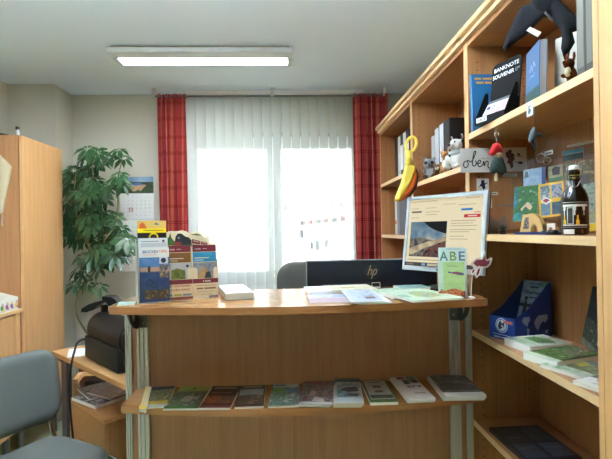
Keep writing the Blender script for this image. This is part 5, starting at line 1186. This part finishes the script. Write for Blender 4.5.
hm = thing('black_monitor', 'back of a wide black monitor with round hp logo, seen over the counter', 'monitor', ((hl.x+hr.x)/2, hy+.06, DZ)); of = V(hm.location)
ztop = (hl.z+hr.z)/2
MB().rbox((hl.x, hy, ztop-.35), (hr.x, hy+.03, ztop), mat((14, 24, 32), .35), .004, 2).build('casing', hm, off=of)
MB().rbox((hl.x-.004, hy+.0305, ztop-.352), (hr.x+.004, hy+.042, ztop+.003), mat((170, 176, 178), .35, .4), .003, 2).build('screen_frame', hm, off=of)
lg = aY(372.3, 272, hy-.0004); FH = Matrix(((1, 0, 0, lg.x), (0, 0, -1, lg.y), (0, 1, 0, lg.z), (0, 0, 0, 1)))
lm = MB(); r = .037; GOLD = mat((196, 164, 124), .35, .5)
lm.poly([(r*math.cos(k*PI/20), r*math.sin(k*PI/20)) for k in range(40)], mat((34, 42, 46), .4), FH)
FH2 = FH @ Matrix.Translation((0, 0, .0004))
sl = .32
def sk(pts): return [(x+y*sl, y) for x, y in pts]
lm.ribbon(sk([(-.017, -.014), (-.017, .031)]), .0042, GOLD, FH2).ribbon(sk([(-.016, .009), (-.006, .012), (-.003, .008), (-.003, -.014)]), .004, GOLD, FH2)
lm.ribbon(sk([(.006, -.031), (.006, .012)]), .0042, GOLD, FH2).ribbon(sk([(.006, .011), (.016, .012), (.019, .007), (.019, -.008), (.015, -.013), (.007, -.013)]), .004, GOLD, FH2)
lm.build('logo', hm, off=of)
xm_ = (hl.x+hr.x)/2
MB().rbox((xm_-.03, hy-.016, DZ+.012), (xm_+.03, hy-.001, ztop-.12), BLACK, .004).build('stand_neck', hm, off=of)
MB().rbox((xm_-.12, hy-.09, DZ), (xm_+.12, hy+.13, DZ+.012), BLACK, .004).build('stand_base', hm, off=of)
oc = thing('office_chair', 'grey office chair back showing left of the black monitor', 'chair', (.1, 2.95, 0)); 
oy = 2.80; ol = aY(277, 290, oy).x; ot = aY(300, 262, oy).z
FB = mat((74, 76, 70), .9, bump=.4, bscale=700)
FXo = Matrix(((1, 0, 0, 0), (0, 0, -1, oy), (0, 1, 0, 0), (0, 0, 0, 1)))
MB().puff(rrect(ol, .62, ol+.46, ot, .10), .03, FB, FXo, R=.05, res=.03, bend=lambda x, y: -.25*(x-ol-.23)**2).build('backrest', oc, off=V(oc.location), smooth='all')
MB().puff(rrect(-.24, -.22, .24, .22, .08), .035, FB, Matrix.Translation((ol+.23, oy+.27, .47)), R=.05, res=.04).build('seat', oc, off=V(oc.location), smooth='all')
MB().tube([(ol+.23, oy+.2, .43), (ol+.23, oy+.03, .43), (ol+.23, oy+.03, .70)], .018, BLACK, 10).build('back_bar', oc, off=V(oc.location))
MB().tube([(ol+.23, oy+.25, .08), (ol+.23, oy+.25, .45)], .025, BLACK, 12).build('gas_lift', oc, off=V(oc.location))
m = MB()
for k in range(5):
    a = k*2*PI/5+.3; m.tube([(ol+.23, oy+.25, .09), (ol+.23+.27*math.cos(a), oy+.25+.27*math.sin(a), .07)], .018, BLACK, 8)
m.build('star_base', oc, off=V(oc.location))
for k in range(5):
    a = k*2*PI/5+.3; MB().lathe([(.028, -.015), (.028, .015)], BLACK, 14, Matrix.Translation((ol+.23+.27*math.cos(a), oy+.25+.27*math.sin(a), .028)) @ Matrix.Rotation(PI/2, 4, 'X')).build('castor', oc, off=V(oc.location))
# sill plant behind
g = aY(276.5, 276, 3.80)
gp = thing('sill_plant', 'small bright green plant on the window sill behind the office chair', 'plant', (g.x, 3.79, Z0))
MB().lathe([(.025, 0), (.034, .06), (.030, .06)], mat((200, 196, 188), .6), 16).build('pot', gp)
m = MB()
for k in range(14):
    a = k*2.4; L = .05+.02*(k % 3); d = V((math.cos(a)*.35, math.sin(a)*.35, 1)).normalized(); s_ = V((-math.sin(a), math.cos(a), 0))*.009
    o = V((0, 0, .055)); m.add([o, o+d*L*.6+s_, o+d*L, o+d*L*.6-s_], [(0, 1, 2, 3)], mat((130, 170, 60), .5))
m.build('leaves', gp)
# ------------------------------------------------------------------ left side
WXF = -1.621; WY0, WY1, WTOP = 2.90, 3.404, 2.018
wd = thing('wardrobe', 'tall beech wardrobe with closed door on the left, a cloth bag on its side', 'wardrobe', (-1.83, 3.15, 0)); of = V(wd.location)
m = MB().box((-2.055, WY0, .215), (WXF-.024, WY0+.02, WTOP), wood('z', (196, 142, 94), (178, 124, 78))).box((-2.055, WY1-.02, .215), (WXF-.024, WY1, WTOP), WZ).box((-2.055, WY0+.02, WTOP-.02), (WXF-.024, WY1-.02, WTOP), WZ).box((-2.055, WY0+.02, .215), (WXF-.024, WY1-.02, .235), WZ).box((-2.055, WY0+.02, .235), (-2.045, WY1-.02, WTOP-.02), WZ)
m.build('carcass', wd, off=of)
dr = MB().rbox((WXF-.020, WY0+.001, .217), (WXF, WY1-.001, WTOP-.003), WF, .0015, 1).build('door', wd, off=of)
k0 = aX(28, 273, WXF)
MB().tube([k0, k0+V((.012, 0, 0))], .011, mat((120, 116, 108), .3, .8), 14).tube([k0+V((.012, 0, 0)), k0+V((.03, .0, 0))], .006, mat((60, 56, 52), .3, .6), 10).rbox((k0.x+.028, k0.y-.004, k0.z-.011), (k0.x+.034, k0.y+.03, k0.z+.011), mat((30, 28, 28), .4), .003).build('lock_knob', dr, smooth=True)
for z in (aX(61, 157, WXF).z, aX(61.5, 266, WXF).z, .4):
    MB().rbox((WXF-.004, WY1-.001, z-.03), (WXF+.002, WY1+.008, z+.03), mat((110, 100, 88), .4, .6), .002).build('hinge', dr)
for fx_ in (-2.0, WXF-.06):
    for fy_ in (WY0+.05, WY1-.05): MB().lathe([(.018, 0), (.018, .215)], STEEL, 14, Matrix.Translation((fx_, fy_, 0))).build('leg', wd, off=of, smooth=True)
# on top
q = aY(20.5, 135, WY0+.03)
bt = thing('small_bottle', 'small clear bottle with black cap on top of the wardrobe corner', 'bottle', (q.x-.02, WY0+.035, WTOP))
MB().lathe([(.009, 0), (.011, .003), (.011, .028), (.007, .036), (.007, .040)], mat((190, 194, 190), .15), 14).build('glass', bt, smooth=True)
MB().lathe([(.0115, .040), (.0115, .056), (.010, .058)], BLACK, 14).build('cap', bt, smooth=True)
m = MB(); q0 = aY(-14, 134, 2.98); q1 = aY(14, 134, 2.98)
prof = [(q0.x, WTOP), (q1.x, WTOP), (q1.x-.02, WTOP+.014), (q1.x-.07, WTOP+.026), (q0.x, WTOP+.03)]
m.prism(prof, 0, .16, mat((24, 24, 26), .5), Matrix(((1, 0, 0, 0), (0, 0, -1, 3.12), (0, 1, 0, 0), (0, 0, 0, 1))))
solo(m, 'flat_case', 'flat black case lying on top of the wardrobe at the left edge', 'case')
# cloth bag
by = WY0-.012
bg = thing('cloth_bag', 'cream cloth bag hanging on the side of the wardrobe', 'bag', (aY(3, 190, by).x, by, 1.55)); of = V(bg.location)
FB_ = Matrix(((1, 0, 0, 0), (0, 0, -1, by), (0, 1, 0, 0), (0, 0, 0, 1)))
CB = mat((206, 192, 158), .9, bump=.5, bscale=500)
ou = [tuple(aY(x, y, by).xz) for x, y in ((-26, 160), (-10, 152), (0, 154.5), (6, 160), (12, 167), (10, 176), (8, 186), (6, 199), (4, 212), (-6, 216), (-18, 214), (-24, 200))]
MB().puff(ou, .014, CB, FB_, R=.02, res=.014, bend=lambda x, y: .004*math.sin(x*90)).build('body', bg, off=of, smooth='all')
MB().tube(sstep([aY(1, 211, by), aY(2.5, 217, by-.005), aY(2, 223, by), aY(3.2, 226, by)], 4), [.004]*13, CB, 7).build('drawstring', bg, off=of, smooth='all')
MB().tube(sstep([aY(-14, 153, by), aY(-11, 146, by), aY(-8, 153, by)], 4), .003, CB, 7).build('loop', bg, off=of, smooth='all')
MB().tube([aY(-11, 147, by-.006), aY(-11, 147, WY0-.0005)], .004, CHROME, 8).build('hook', bg, off=of)
# low cabinet
LT = .953; LX = -1.640
lc = thing('low_cabinet', 'low beech cabinet standing in front of the wardrobe at the left edge', 'cabinet', (-1.85, 2.45, 0)); of = V(lc.location)
MB().box((-2.055, 2.02, .215), (LX-.021, 2.878, LT-.0225), WZ).build('carcass', lc, off=of)
MB().rbox((-2.06, 2.0, LT-.022), (LX+.012, 2.894, LT), wood('y', (240, 204, 148), (226, 184, 126)), .002, 1).build('top_panel', lc, off=of)
MB().rbox((LX-.02, 2.84, .217), (LX+.004, 2.878, LT-.0235), WF, .001, 1).build('frame_edge', lc, off=of)
for y0, y1 in ((2.435, 2.834), (2.022, 2.43)):
    d_ = MB().rbox((LX-.02, y0, .218), (LX, y1, LT-.032), WF, .0015, 1).build('door', lc, off=of)
    MB().lathe([(.006, 0), (.006, .012), (.011, .018), (.009, .024)], STEEL, 12, Matrix.Translation((LX, y0+.05 if y0 > 2.2 else y1-.05, .72)) @ Matrix.Rotation(PI/2, 4, 'Y')).build('knob', d_, smooth=True)
for fx_ in (-2.0, LX-.06):
    for fy_ in (2.07, 2.83): MB().lathe([(.018, 0), (.018, .215)], STEEL, 14, Matrix.Translation((fx_, fy_, 0))).build('leg', lc, off=of, smooth=True)
# display box on it
bxX = LX+.004; y1 = 2.86; y0 = 2.40; hF, hB = .076, .135; D = .22
bb = thing('display_box', 'white card box with colourful painted children, on the low cabinet', 'box', (bxX-.1, 2.62, LT)); of = V(bb.location)
WB = mat((236, 238, 228), .6)
m = MB().box((bxX-.002, y0, LT), (bxX, y1, LT+hF), WB)
FRb = frame((bxX, y0, LT), (0, 1, 0), (1, 0, 0))
cl = [(180, 90, 160), (240, 200, 60), (90, 150, 70), (150, 110, 180), (220, 110, 80)]
its = []
for i in range(9):
    u = .97-i*.105; c1, c2 = cl[i % 5], cl[(i*2+1) % 5]
    its += [('c', u, .62, .010, mat(c1, .5)), ('c', u-.012, .4, .014, mat(c2, .5)), ('c', u-.005, .64, .006, mat((240, 214, 180), .5)), ('c', u+.01, .25, .007, mat(cl[(i+3) % 5], .5))]
m.prints(FRb, y1-y0, hF, its); m.build('front_panel', bb, off=of)
pr = [(0, 0), (0, hF), (-D, hB), (-D, 0)]
for yy in (y0, y1-.002):
    MB().prism([(bxX-.002+a, LT+b) for a, b in pr], 0, .002, WB, Matrix(((1, 0, 0, 0), (0, 0, 1, yy), (0, 1, 0, 0), (0, 0, 0, 1)))).build('side_panel', bb, off=of)
MB().box((bxX-D-.004, y0, LT), (bxX-D-.002, y1, LT+hB), WB).build('back_panel', bb, off=of)
MB().box((bxX-D, y0, LT), (bxX-.002, y1, LT+.002), WB).build('bottom', bb, off=of)
for i in range(7):
    yy = y1-.04-.058*i
    m = MB().tube([(bxX-.04-.02*(i % 2), yy, LT+.0245), (bxX-.15, yy+.005, LT+.0245)], .022, mat([(222, 190, 150), (206, 150, 120), (230, 214, 190)][i % 3], .7), 12)
    solo(m, 'paper_roll', ['tan paper roll lying in the white card box', 'rosy paper roll lying in the white card box', 'cream paper roll lying in the white card box'][i % 3], 'paper roll', ['tan', 'rosy', 'cream'][i % 3]+' paper rolls in the card box')

# wall calendar
ky = YB-.004
ca, cb = aY(119.5, 177, ky), aY(153.5, 177, ky); cw = cb.x-ca.x; ch = ca.z-aY(120, 272, ky).z
cal = thing('wall_calendar', 'wall calendar with landscape picture and three month sheets beside the plant', 'calendar', (ca.x+cw/2, ky, ca.z-ch)); of = V(cal.location)
T = frame((ca.x, ky, ca.z-ch), (1, 0, 0), (0, -1, 0))
pu = 1-(aY(120, 177, ky).z-aY(120, 193.5, ky).z)/ch
m = MB().box((0, 0, 0), (cw, ch*pu, .002), mat((206, 210, 206), .6), T); m.build('backing', cal, off=of)
m = MB().box((0, pu*ch, 0), (cw, ch, .003), WHITE, T)
m.prints(T @ Matrix.Translation((0, pu*ch, .003)), cw, ch*(1-pu), [('r', 0, 0, 1, 1, photo([(36, 56, 36), (60, 80, 50), (44, 60, 60)], 30)), ('r', 0, .68, 1, 1, photo([(96, 136, 176), (150, 176, 196)], 12)), ('p', [(.3, .45), (.45, .62), (.6, .64), (.72, .5), (.62, .42)], mat((80, 120, 170), .4)), ('p', [(.25, .42), (.35, .52), (.5, .45), (.7, .52), (.8, .5), (.7, .3), (.62, .12), (.55, .2), (.4, .1)], photo([(206, 170, 120), (170, 140, 100)], 50))])
m.build('picture', cal, off=of)
GR = mat((120, 124, 124), .6)
for k in range(3):
    z1_ = pu*(1-k/3)-.006; z0_ = pu*(1-(k+1)/3)+.006
    m = MB().box((.002, z0_*ch, .002), (cw-.002, z1_*ch, .0035), mat((226, 230, 226), .6), T)
    its = []
    for r_ in range(6):
        for c_ in range(7):
            its.append(('t', str((r_*7+c_) % 31+1), .12+c_*.128, .84-r_*.145, .0105, RED if c_ == 6 else GR))
    m.prints(T @ Matrix.Translation((.002, z0_*ch, .0035)), cw-.004, (z1_-z0_)*ch, its)
    mo = m.build('month_sheet', cal, off=of)
q = aY(131, 209.5, ky-.006)
MB().tube([(q.x-.012, ky-.0055, q.z-.012), (q.x+.012, ky-.0055, q.z-.012), (q.x+.012, ky-.0055, q.z+.012), (q.x-.012, ky-.0055, q.z+.012)], .0035, RED, 6, closed=True).build('date_marker', cal, off=of)

# ---- plant
py_ = 3.42
pot = aY(101, 352, 3.36)
pt = thing('umbrella_plant', 'tall umbrella plant with dark green leaf whorls between wardrobe and wall calendar', 'plant', (pot.x, 3.36, 0)); of = V(pt.location)
ph = .60
MB().lathe([(.11, 0), (.15, .50), (.158, .54), (.158, ph-.02), (.145, ph-.02), (.142, ph-.05)], mat((120, 74, 52), .7), 24, Matrix.Translation((pot.x, 3.36, 0))).build('planter', pt, off=of, smooth=True)
MB().lathe([(.14, ph-.06), (.14, ph-.05)], mat((50, 38, 28), .95, bump=1, bscale=80), 20, Matrix.Translation((pot.x, 3.36, 0))).build('soil', pt, off=of)
stems = [[(101, 347), (88, 334), (79, 320), (75.5, 309), (78, 293), (90, 279), (99, 261), (104, 240), (100, 215), (94, 185), (92, 160)],
         [(99, 261), (88, 245), (78, 222), (74, 195), (76, 172)], [(104, 240), (114, 226), (118, 205), (117, 185), (122, 160)]]
SB = mat((120, 110, 70), .7); LF = photo([(30, 64, 38), (48, 90, 50), (24, 54, 34)], 30, .35)
lf = _mc[('photo', tuple([(30, 64, 38), (48, 90, 50), (24, 54, 34)]), 30)]
stl = []
for s in stems:
    p = sstep([aY(x, y, py_ if i else 3.36) for i, (x, y) in enumerate(s)], 5); stl.append(p)
    MB().tube(p, [.0085-.005*i/len(p) for i in range(len(p))], SB, 8).build('stem', pt, off=of, smooth='all')
wh = [(88, 149), (84, 156), (97, 153), (110, 157), (118, 150), (124, 158), (74, 170), (67, 176), (82, 170), (92, 166), (99, 163), (88, 178), (96, 181), (109, 183), (118, 175), (123, 184), (70, 190), (80, 190), (90, 193), (101, 190), (66, 202), (75, 204), (85, 206), (95, 202), (104, 200), (68, 214), (78, 216), (88, 214), (98, 215), (107, 214), (116, 217), (72, 226), (82, 226), (92, 226), (102, 226), (112, 228), (121, 229), (67, 236), (77, 237), (87, 238), (97, 239), (107, 238), (118, 240), (127, 238), (76, 231), (100, 247), (112, 248), (122, 247), (70, 220), (66, 226), (84, 198), (94, 210), (86, 220), (72, 210), (125, 250), (104, 256), (93, 258), (98, 248), (116, 255), (74, 182), (89, 186),
      (90, 259), (100, 262), (83, 256), (119, 248), (78, 270), (83, 275), (75, 284), (88, 283), (99, 269), (111, 262), (99, 286)]
fo = MB(); pe = fo; rng = random.Random(3)
for i, (x, y) in enumerate(wh):
    dep = py_+rng.uniform(-.17, .14)
    if x < 80: dep = max(dep, 3.50)
    c = aY(x, y, dep)
    near = min((p for s in stl for p in s), key=lambda p: (p-c).length)
    low = y > 255
    L = (.075 if low else .094)*rng.uniform(.85, 1.15)
    out = (c-near); out.z = 0
    axis = (V((out.x*2, -.75+rng.uniform(-.3, .3), .75))+V((rng.uniform(-.4, .4), 0, rng.uniform(-.2, .2)))).normalized()
    t1 = axis.orthogonal().normalized(); t2 = axis.cross(t1)
    n = 7 if low else rng.choice((7, 8, 8, 9)); a0 = rng.random()*6
    pe.tube(sstep([near, near.lerp(c, .6)+V((0, 0, .015)), c], 3), .0014, mat((70, 100, 54), .6), 5)
    for k in range(n):
        a = a0+2*PI*k/n; d = (t1*math.cos(a)+t2*math.sin(a)); l = L*rng.uniform(.8, 1.1); wv = axis.cross(d).normalized()
        st = c+d*.012; dr_ = V((0, 0, -1))
        P = [st]
        for q in (.3, .65, 1): P.append(st+d*l*q*.95+dr_*l*(.12*q+.38*q*q)*rng.uniform(.8, 1.2)+axis*.004*q)
        hw_ = l*.21; wd_ = (hw_*.8, hw_)
        vs = [P[0], P[1]+wv*wd_[0]+axis*.003, P[1], P[1]-wv*wd_[0]+axis*.003, P[2]+wv*wd_[1]+axis*.003, P[2], P[2]-wv*wd_[1]+axis*.003, P[3]]
        fo.add(vs, [(0, 2, 1), (0, 3, 2), (1, 2, 5, 4), (2, 3, 6, 5), (4, 5, 7), (5, 6, 7)], lf)
        
fo.build('foliage', pt, off=of, smooth='all')

# ---- printer on the desk
pa, pb_ = aZ(85, 357.5, DZ), aZ(117.5, 375.5, DZ)
dx = (pb_-pa); dx.z = 0; PW = dx.length; dx.normalize(); dyv = V((-dx.y, dx.x, 0))
PM = Matrix(((dx.x, dyv.x, 0, pa.x), (dx.y, dyv.y, 0, pa.y), (0, 0, 1, DZ), (0, 0, 0, 1)))
pr = thing('desktop_printer', 'black desktop device with drum shaped body and raised flap on the desk', 'printer', PM @ V((PW/2, .1, 0))); of = V(pr.location)
PB = mat((26, 28, 27), .6, spec=.25); PD = mat((17, 19, 20), .5, spec=.3); PD2 = mat((14, 16, 20), .25)
MB().rbox((0, 0, .006), (PW, .20, .118), PB, .004, 2, PM).box((.02, .02, 0), (PW-.02, .18, .006), BLACK, PM).build('base', pr, off=of, smooth=True)
DR = .086; cy = .092; cz = .154
Mc = PM @ Matrix.Translation((0, cy, cz)) @ Matrix.Rotation(PI/2, 4, 'Y')
MB().lathe([(DR-.014, .004), (DR-.003, .010), (DR, .022), (DR, PW+.002)], PD, 36, Mc).build('drum', pr, off=of, smooth=True)
MB().lathe([(DR-.002, PW+.003), (DR-.006, PW+.010), (DR-.02, PW+.014)], PD2, 36, Mc).build('end_cover', pr, off=of, smooth=True)
th_ = math.radians(-25)
sx = Mc @ V((0, 0, .1))
lb = MB(); lb.box((.09, cy-DR-.0012, cz+.012), (.14, cy-DR+.004, cz+.02), PD2, PM); lb.build('slot', pr, off=of)
pl_ = MB().rbox((PW+.0005, .02, .03), (PW+.012, .16, .10), PD2, .003, 1, PM)
for q in (.05, .08, .11): pl_.tube([PM @ V((PW+.012, q, .05)), PM @ V((PW+.018, q, .06)), PM @ V((PW+.012, q, .075))], .002, mat((190, 190, 190), .3, .6), 6)
pl_.build('connector_panel', pr, off=of)
ztop_ = cz+DR
pp0 = aY(95.5, 312.5, (PM @ V((.08, cy, 0))).y); loc_ = PM.inverted() @ pp0
px_ = loc_.x
MB().rbox((px_-.014, cy-.016, ztop_-.012), (px_+.014, cy+.016, ztop_+.035), PD, .004, 2, PM).build('post', pr, off=of)
yy = (PM @ V((px_, cy, 0))).y
def pf(x, y): return tuple(aY(x, y, yy).xz)
FPx = Matrix(((1, 0, 0, 0), (0, 0, -1, yy), (0, 1, 0, 0), (0, 0, 0, 1)))
MB().prism([pf(*q) for q in ((84.2, 310.5), (85.5, 307), (92, 303), (98, 301.5), (104, 299.5), (106.5, 299), (106.5, 301), (100, 305), (97, 308.5), (90, 310.8))], -.04, .045, PD2, FPx).build('flap', pr, off=of)
MB().prism([pf(*q) for q in ((104.5, 298), (105, 295.4), (114, 296), (117, 298), (120.3, 301.6), (117, 302.5), (112, 305), (108, 300.5))], -.035, .04, PD, FPx).build('lid', pr, off=of)
# paper on the desk
lay(((64, 349.8), (84, 348), (86, 355), (72, 357)), DZ, .001, 'white paper sheet lying on the desk beside the black printer', [], name='paper_sheet', cat='paper', cover=(234, 236, 236))
# cable
cyy = pa.y
cpts = [PM @ V((-.002, .06, .10)), aY(79.5, 341, 2.50), aY(74, 353, 2.43), aY(70.5, 370, 2.40), aY(69.3, 390, 2.38), aY(70.2, 410, 2.36), aY(72.3, 431, 2.34), aY(76, 459, 2.36)]
e_ = cpts[-1].copy(); cpts.append(V((e_.x+.03, 2.42, .30))); cpts.append(V((e_.x+.01, 2.30, .006))); cpts.append(V((e_.x-.2, 2.5, .006)))
cab = MB().tube(sstep(cpts, 6), .0055, mat((20, 20, 22), .5), 8)
solo(cab, 'power_cable', 'black cable hanging from the printer down past the desk drawer unit', 'cable', smooth='all')

# drawer pedestal under the desk
pedR, pedL = V((-.896, 2.267, 0)), V((-1.238, 2.553, 0))
q = (pedL-pedR); PWd = .455; ex = -dd; ey = dn   # ex along the front to the left
Pm_ = Matrix(((dd.x, dn.x, 0, pedR.x-dd.x*PWd), (dd.y, dn.y, 0, pedR.y-dd.y*PWd), (0, 0, 1, 0), (0, 0, 0, 1)))
pd = thing('drawer_pedestal', 'low beech drawer unit under the desk, with magazines on top', 'drawer unit', Pm_ @ V((PWd/2, .25, 0))); of = V(pd.location)
MB().box((.004, .02, .05), (PWd-.004, .50, .478), wood('z', (186, 134, 84), (166, 116, 70)), Pm_).build('body', pd, off=of)
MB().rbox((0, 0, .478), (PWd, .52, .50), wood('x', (206, 152, 96), (188, 134, 82)), .002, 1, Pm_).build('top_panel', pd, off=of)
for a_, b_ in ((.055, .19), (.194, .33), (.334, .474)):
    d_ = MB().rbox((.006, .002, a_), (PWd-.006, .0195, b_), wood('x', (196, 142, 90), (178, 126, 78)), .0015, 1, Pm_).build('drawer', pd, off=of)
    MB().tube([Pm_ @ V((PWd/2-.05, .0, (a_+b_)/2)), Pm_ @ V((PWd/2-.05, -.02, (a_+b_)/2)), Pm_ @ V((PWd/2+.05, -.02, (a_+b_)/2)), Pm_ @ V((PWd/2+.05, .0, (a_+b_)/2))], .004, ALU, 8).build('handle', d_)
for cx_, cy_ in ((.05, .07), (PWd-.05, .07), (.05, .45), (PWd-.05, .45)):
    MB().lathe([(.025, -.012), (.025, .012)], BLACK, 14, Pm_ @ Matrix.Translation((cx_, cy_, .025)) @ Matrix.Rotation(PI/2, 4, 'X')).build('castor', pd, off=of)
# magazines on it
MG = [((82, 390), (118, 378), (127, 390), (97, 401), ), ]
PHM = photo([(120, 112, 122), (70, 70, 80), (170, 160, 160), (200, 196, 196)], 40)
lay(((75, 397), (112, 384), (133, 394), (92, 406)), .5, .018, 'thick grey magazine lowest on the drawer unit', [('r', 0, 0, 1, 1, PHM)], cover=(190, 186, 190), name='magazine', cat='magazine')
lay(((80, 388), (112, 380), (128, 390), (86, 399)), .5182, .010, 'magazine with dark collage cover, middle of the pile on the drawer unit', [('r', 0, 0, 1, 1, photo([(60, 60, 70), (140, 130, 140), (190, 186, 190), (90, 80, 90)], 45))], cover=(170, 168, 172), name='magazine', cat='magazine')
lay(((96, 390), (122, 381), (134, 389), (100, 401)), .5284, .008, 'dusty pink magazine topmost on the drawer unit', [('r', .04, .04, .96, .96, photo([(176, 156, 160), (150, 130, 136), (190, 176, 176)], 30))], cover=(186, 170, 174), name='magazine', cat='magazine')
# bent wooden rail of a stool behind the desk
bw = thing('wooden_stool', 'light wooden bent rail stool glimpsed under the desk beside its metal leg', 'stool', aZ(86, 405, 0.0)*1.0)
sb = aY(84, 376, 2.95); bw.location = (sb.x, 2.95, 0); of = V(bw.location)
r_ = sstep([aY(75.5, 381.5, 2.82), aY(79, 377, 2.88), aY(82, 374.3, 2.95), aY(92, 373.5, 2.98), aY(100, 374, 3.0)], 4)
MB().tube(r_, .02, wood('x', (240, 204, 148), (226, 184, 126)), 4).build('rail', bw, off=of)
for p in (r_[0], r_[-1]): MB().tube([p-V((0, 0, .01)), V((p.x, p.y, 0))], .014, WZ, 8).build('leg', bw, off=of)
m = MB().rbox((r_[-1].x-.06, 2.9, r_[-1].z-.05), (r_[-1].x+.2, 3.05, r_[-1].z-.015), BLACK, .01).build('cushion', bw, off=of)

# ---- visitor chair
chx = thing('visitor_chair', 'grey padded visitor chair with chrome frame in the left foreground', 'chair', (-1.045, 1.92, 0), math.radians(60))
CF = mat((104, 110, 106), .85, bump=.5, bscale=900)
# local: front is -y, right is +x
MB().puff(rrect(-.235, -.22, .235, .21, .10), .032, CF, Matrix.Translation((0, 0, .448)), R=.05, res=.03).build('seat', chx, smooth='all')
Mb = Matrix.Translation((0, .205, .535)) @ Matrix.Rotation(math.radians(82), 4, 'X')
MB().puff(rrect(-.25, 0, .25, .335, .085), .024, CF, Mb, R=.04, res=.026, bend=lambda x, y: .55*x*x).build('backrest', chx, smooth='all')
CH = mat((196, 196, 192), .12, 1)
for s in (-1, 1):
    x = s*.245
    MB().tube(sstep([(s*.215, .238, .66), (s*.22, .235, .56), (s*.23, .222, .46), (s*.24, .19, .425), (x, .0, .42), (x, -.15, .42), (x, -.21, .405), (s*.255, -.235, .36), (s*.262, -.255, .012)], 6), .011, CH, 10).build('leg', chx, smooth='all')
    MB().tube(sstep([(x, .0, .405), (s*.25, .08, .38), (s*.255, .17, .22), (s*.262, .26, .012)], 6), .011, CH, 10).build('leg', chx, smooth='all')
    for p in ((s*.262, -.255), (s*.262, .26)): MB().lathe([(.014, 0), (.014, .02)], BLACK, 12, Matrix.Translation((p[0], p[1], 0))).build('foot_cap', chx)
MB().tube([(-.245, -.12, .408), (.245, -.12, .408)], .009, CH, 8).tube([(-.245, .1, .408), (.245, .1, .408)], .009, CH, 8).build('cross_bar', chx)

# ---- yellow scoop hanging in front of the bookcase
yy = 2.52
sp = thing('yellow_scoop', 'large yellow scoop with looped handle and orange edge hanging on the bookcase', 'ornament', (aY(405, 165, yy).x, yy, 1.65)); of = V(sp.location)
FS = Matrix(((1, 0, 0, 0), (0, 0, -1, yy), (0, 1, 0, 0), (0, 0, 0, 1)))
def so_(L): return [tuple(aY(385+x/5.75, 125+y/5.75, yy).xz) for x, y in L]
YM = mat((244, 214, 84), .35); OM = mat((222, 110, 36), .4); BMn = mat((38, 40, 66), .5)
bl_ = so_([(118, 222), (140, 214), (166, 222), (178, 245), (168, 290), (142, 345), (114, 392), (90, 428), (76, 440), (52, 434), (70, 385), (92, 330), (104, 275)])
MB().puff(bl_, .006, YM, FS, R=.03, res=.014).build('blade', sp, off=of, smooth='all')
ol_ = so_([(150, 222), (178, 232), (189, 285), (180, 340), (150, 392), (112, 430), (78, 443), (90, 410), (120, 340), (140, 280)])
MB().puff(ol_, .010, OM, FS @ Matrix.Translation((0, 0, -.014)), R=.03, res=.014).build('orange_layer', sp, off=of, smooth='all')
dl_ = so_([(170, 235), (192, 250), (201, 300), (193, 350), (164, 398), (130, 420), (120, 400), (150, 330)])
MB().puff(dl_, .010, BMn, FS @ Matrix.Translation((0, 0, -.030)), R=.03, res=.014).build('dark_layer', sp, off=of, smooth='all')
cx, cz_ = so_([(150, 112)])[0]; pc = 5.75
lp = []
for k in range(22):
    a = 2*PI*k/22; x = 29*math.cos(a); y = 44*math.sin(a); t = .28
    X, Z = so_([(150+x*math.cos(t)-y*math.sin(t), 112+x*math.sin(t)+y*math.cos(t))])[0]
    lp.append(V((X, yy, Z)))
nk1 = so_([(133, 152)])[0]; nk2 = so_([(140, 228)])[0]
MB().tube(lp, .0085, YM, 10, closed=True).tube([V((nk1[0], yy, nk1[1])), V((so_([(134, 185)])[0][0], yy, so_([(134, 185)])[0][1])), V((nk2[0], yy, nk2[1]))], [.018, .015, .022], YM, 12).build('handle', sp, off=of, smooth='all')
tp_ = lp[max(range(22), key=lambda k: lp[k].z)]
MB().tube([V((tp_.x, yy, tp_.z)), V((XB-.036, yy, ZT+.03))], .0014, mat((200, 190, 160), .7), 6).build('string', sp, off=of)

# ------------------------------------------------------------------ light
wl = bpy.data.worlds.new('sky'); SC.world = wl; wl.use_nodes = True
bgd = wl.node_tree.nodes['Background']; bgd.inputs[0].default_value = (.95, .98, 1, 1); bgd.inputs[1].default_value = SKY
pld = bpy.data.lights.new('window_portal', 'AREA'); pld.shape = 'RECTANGLE'; pld.size = X1-X0+.02; pld.size_y = Z1-Z0+.02
plo = bpy.data.objects.new('window_portal', pld); COL.objects.link(plo); plo.location = ((X0+X1)/2, YB+.27, (Z0+Z1)/2); plo.rotation_euler = (-PI/2, 0, 0)
pld.cycles.is_portal = True
SC.view_settings.view_transform = 'Standard'; SC.view_settings.look = 'None'; SC.view_settings.gamma = 1; SC.view_settings.use_curve_mapping = False
SC.view_settings.exposure = EXPO
cy_ = SC.cycles
cy_.use_denoising = True; cy_.max_bounces = 12; cy_.diffuse_bounces = 8; cy_.transparent_max_bounces = 24; cy_.transmission_bounces = 8
cy_.sample_clamp_indirect = 60; cy_.caustics_reflective = False; cy_.caustics_refractive = False
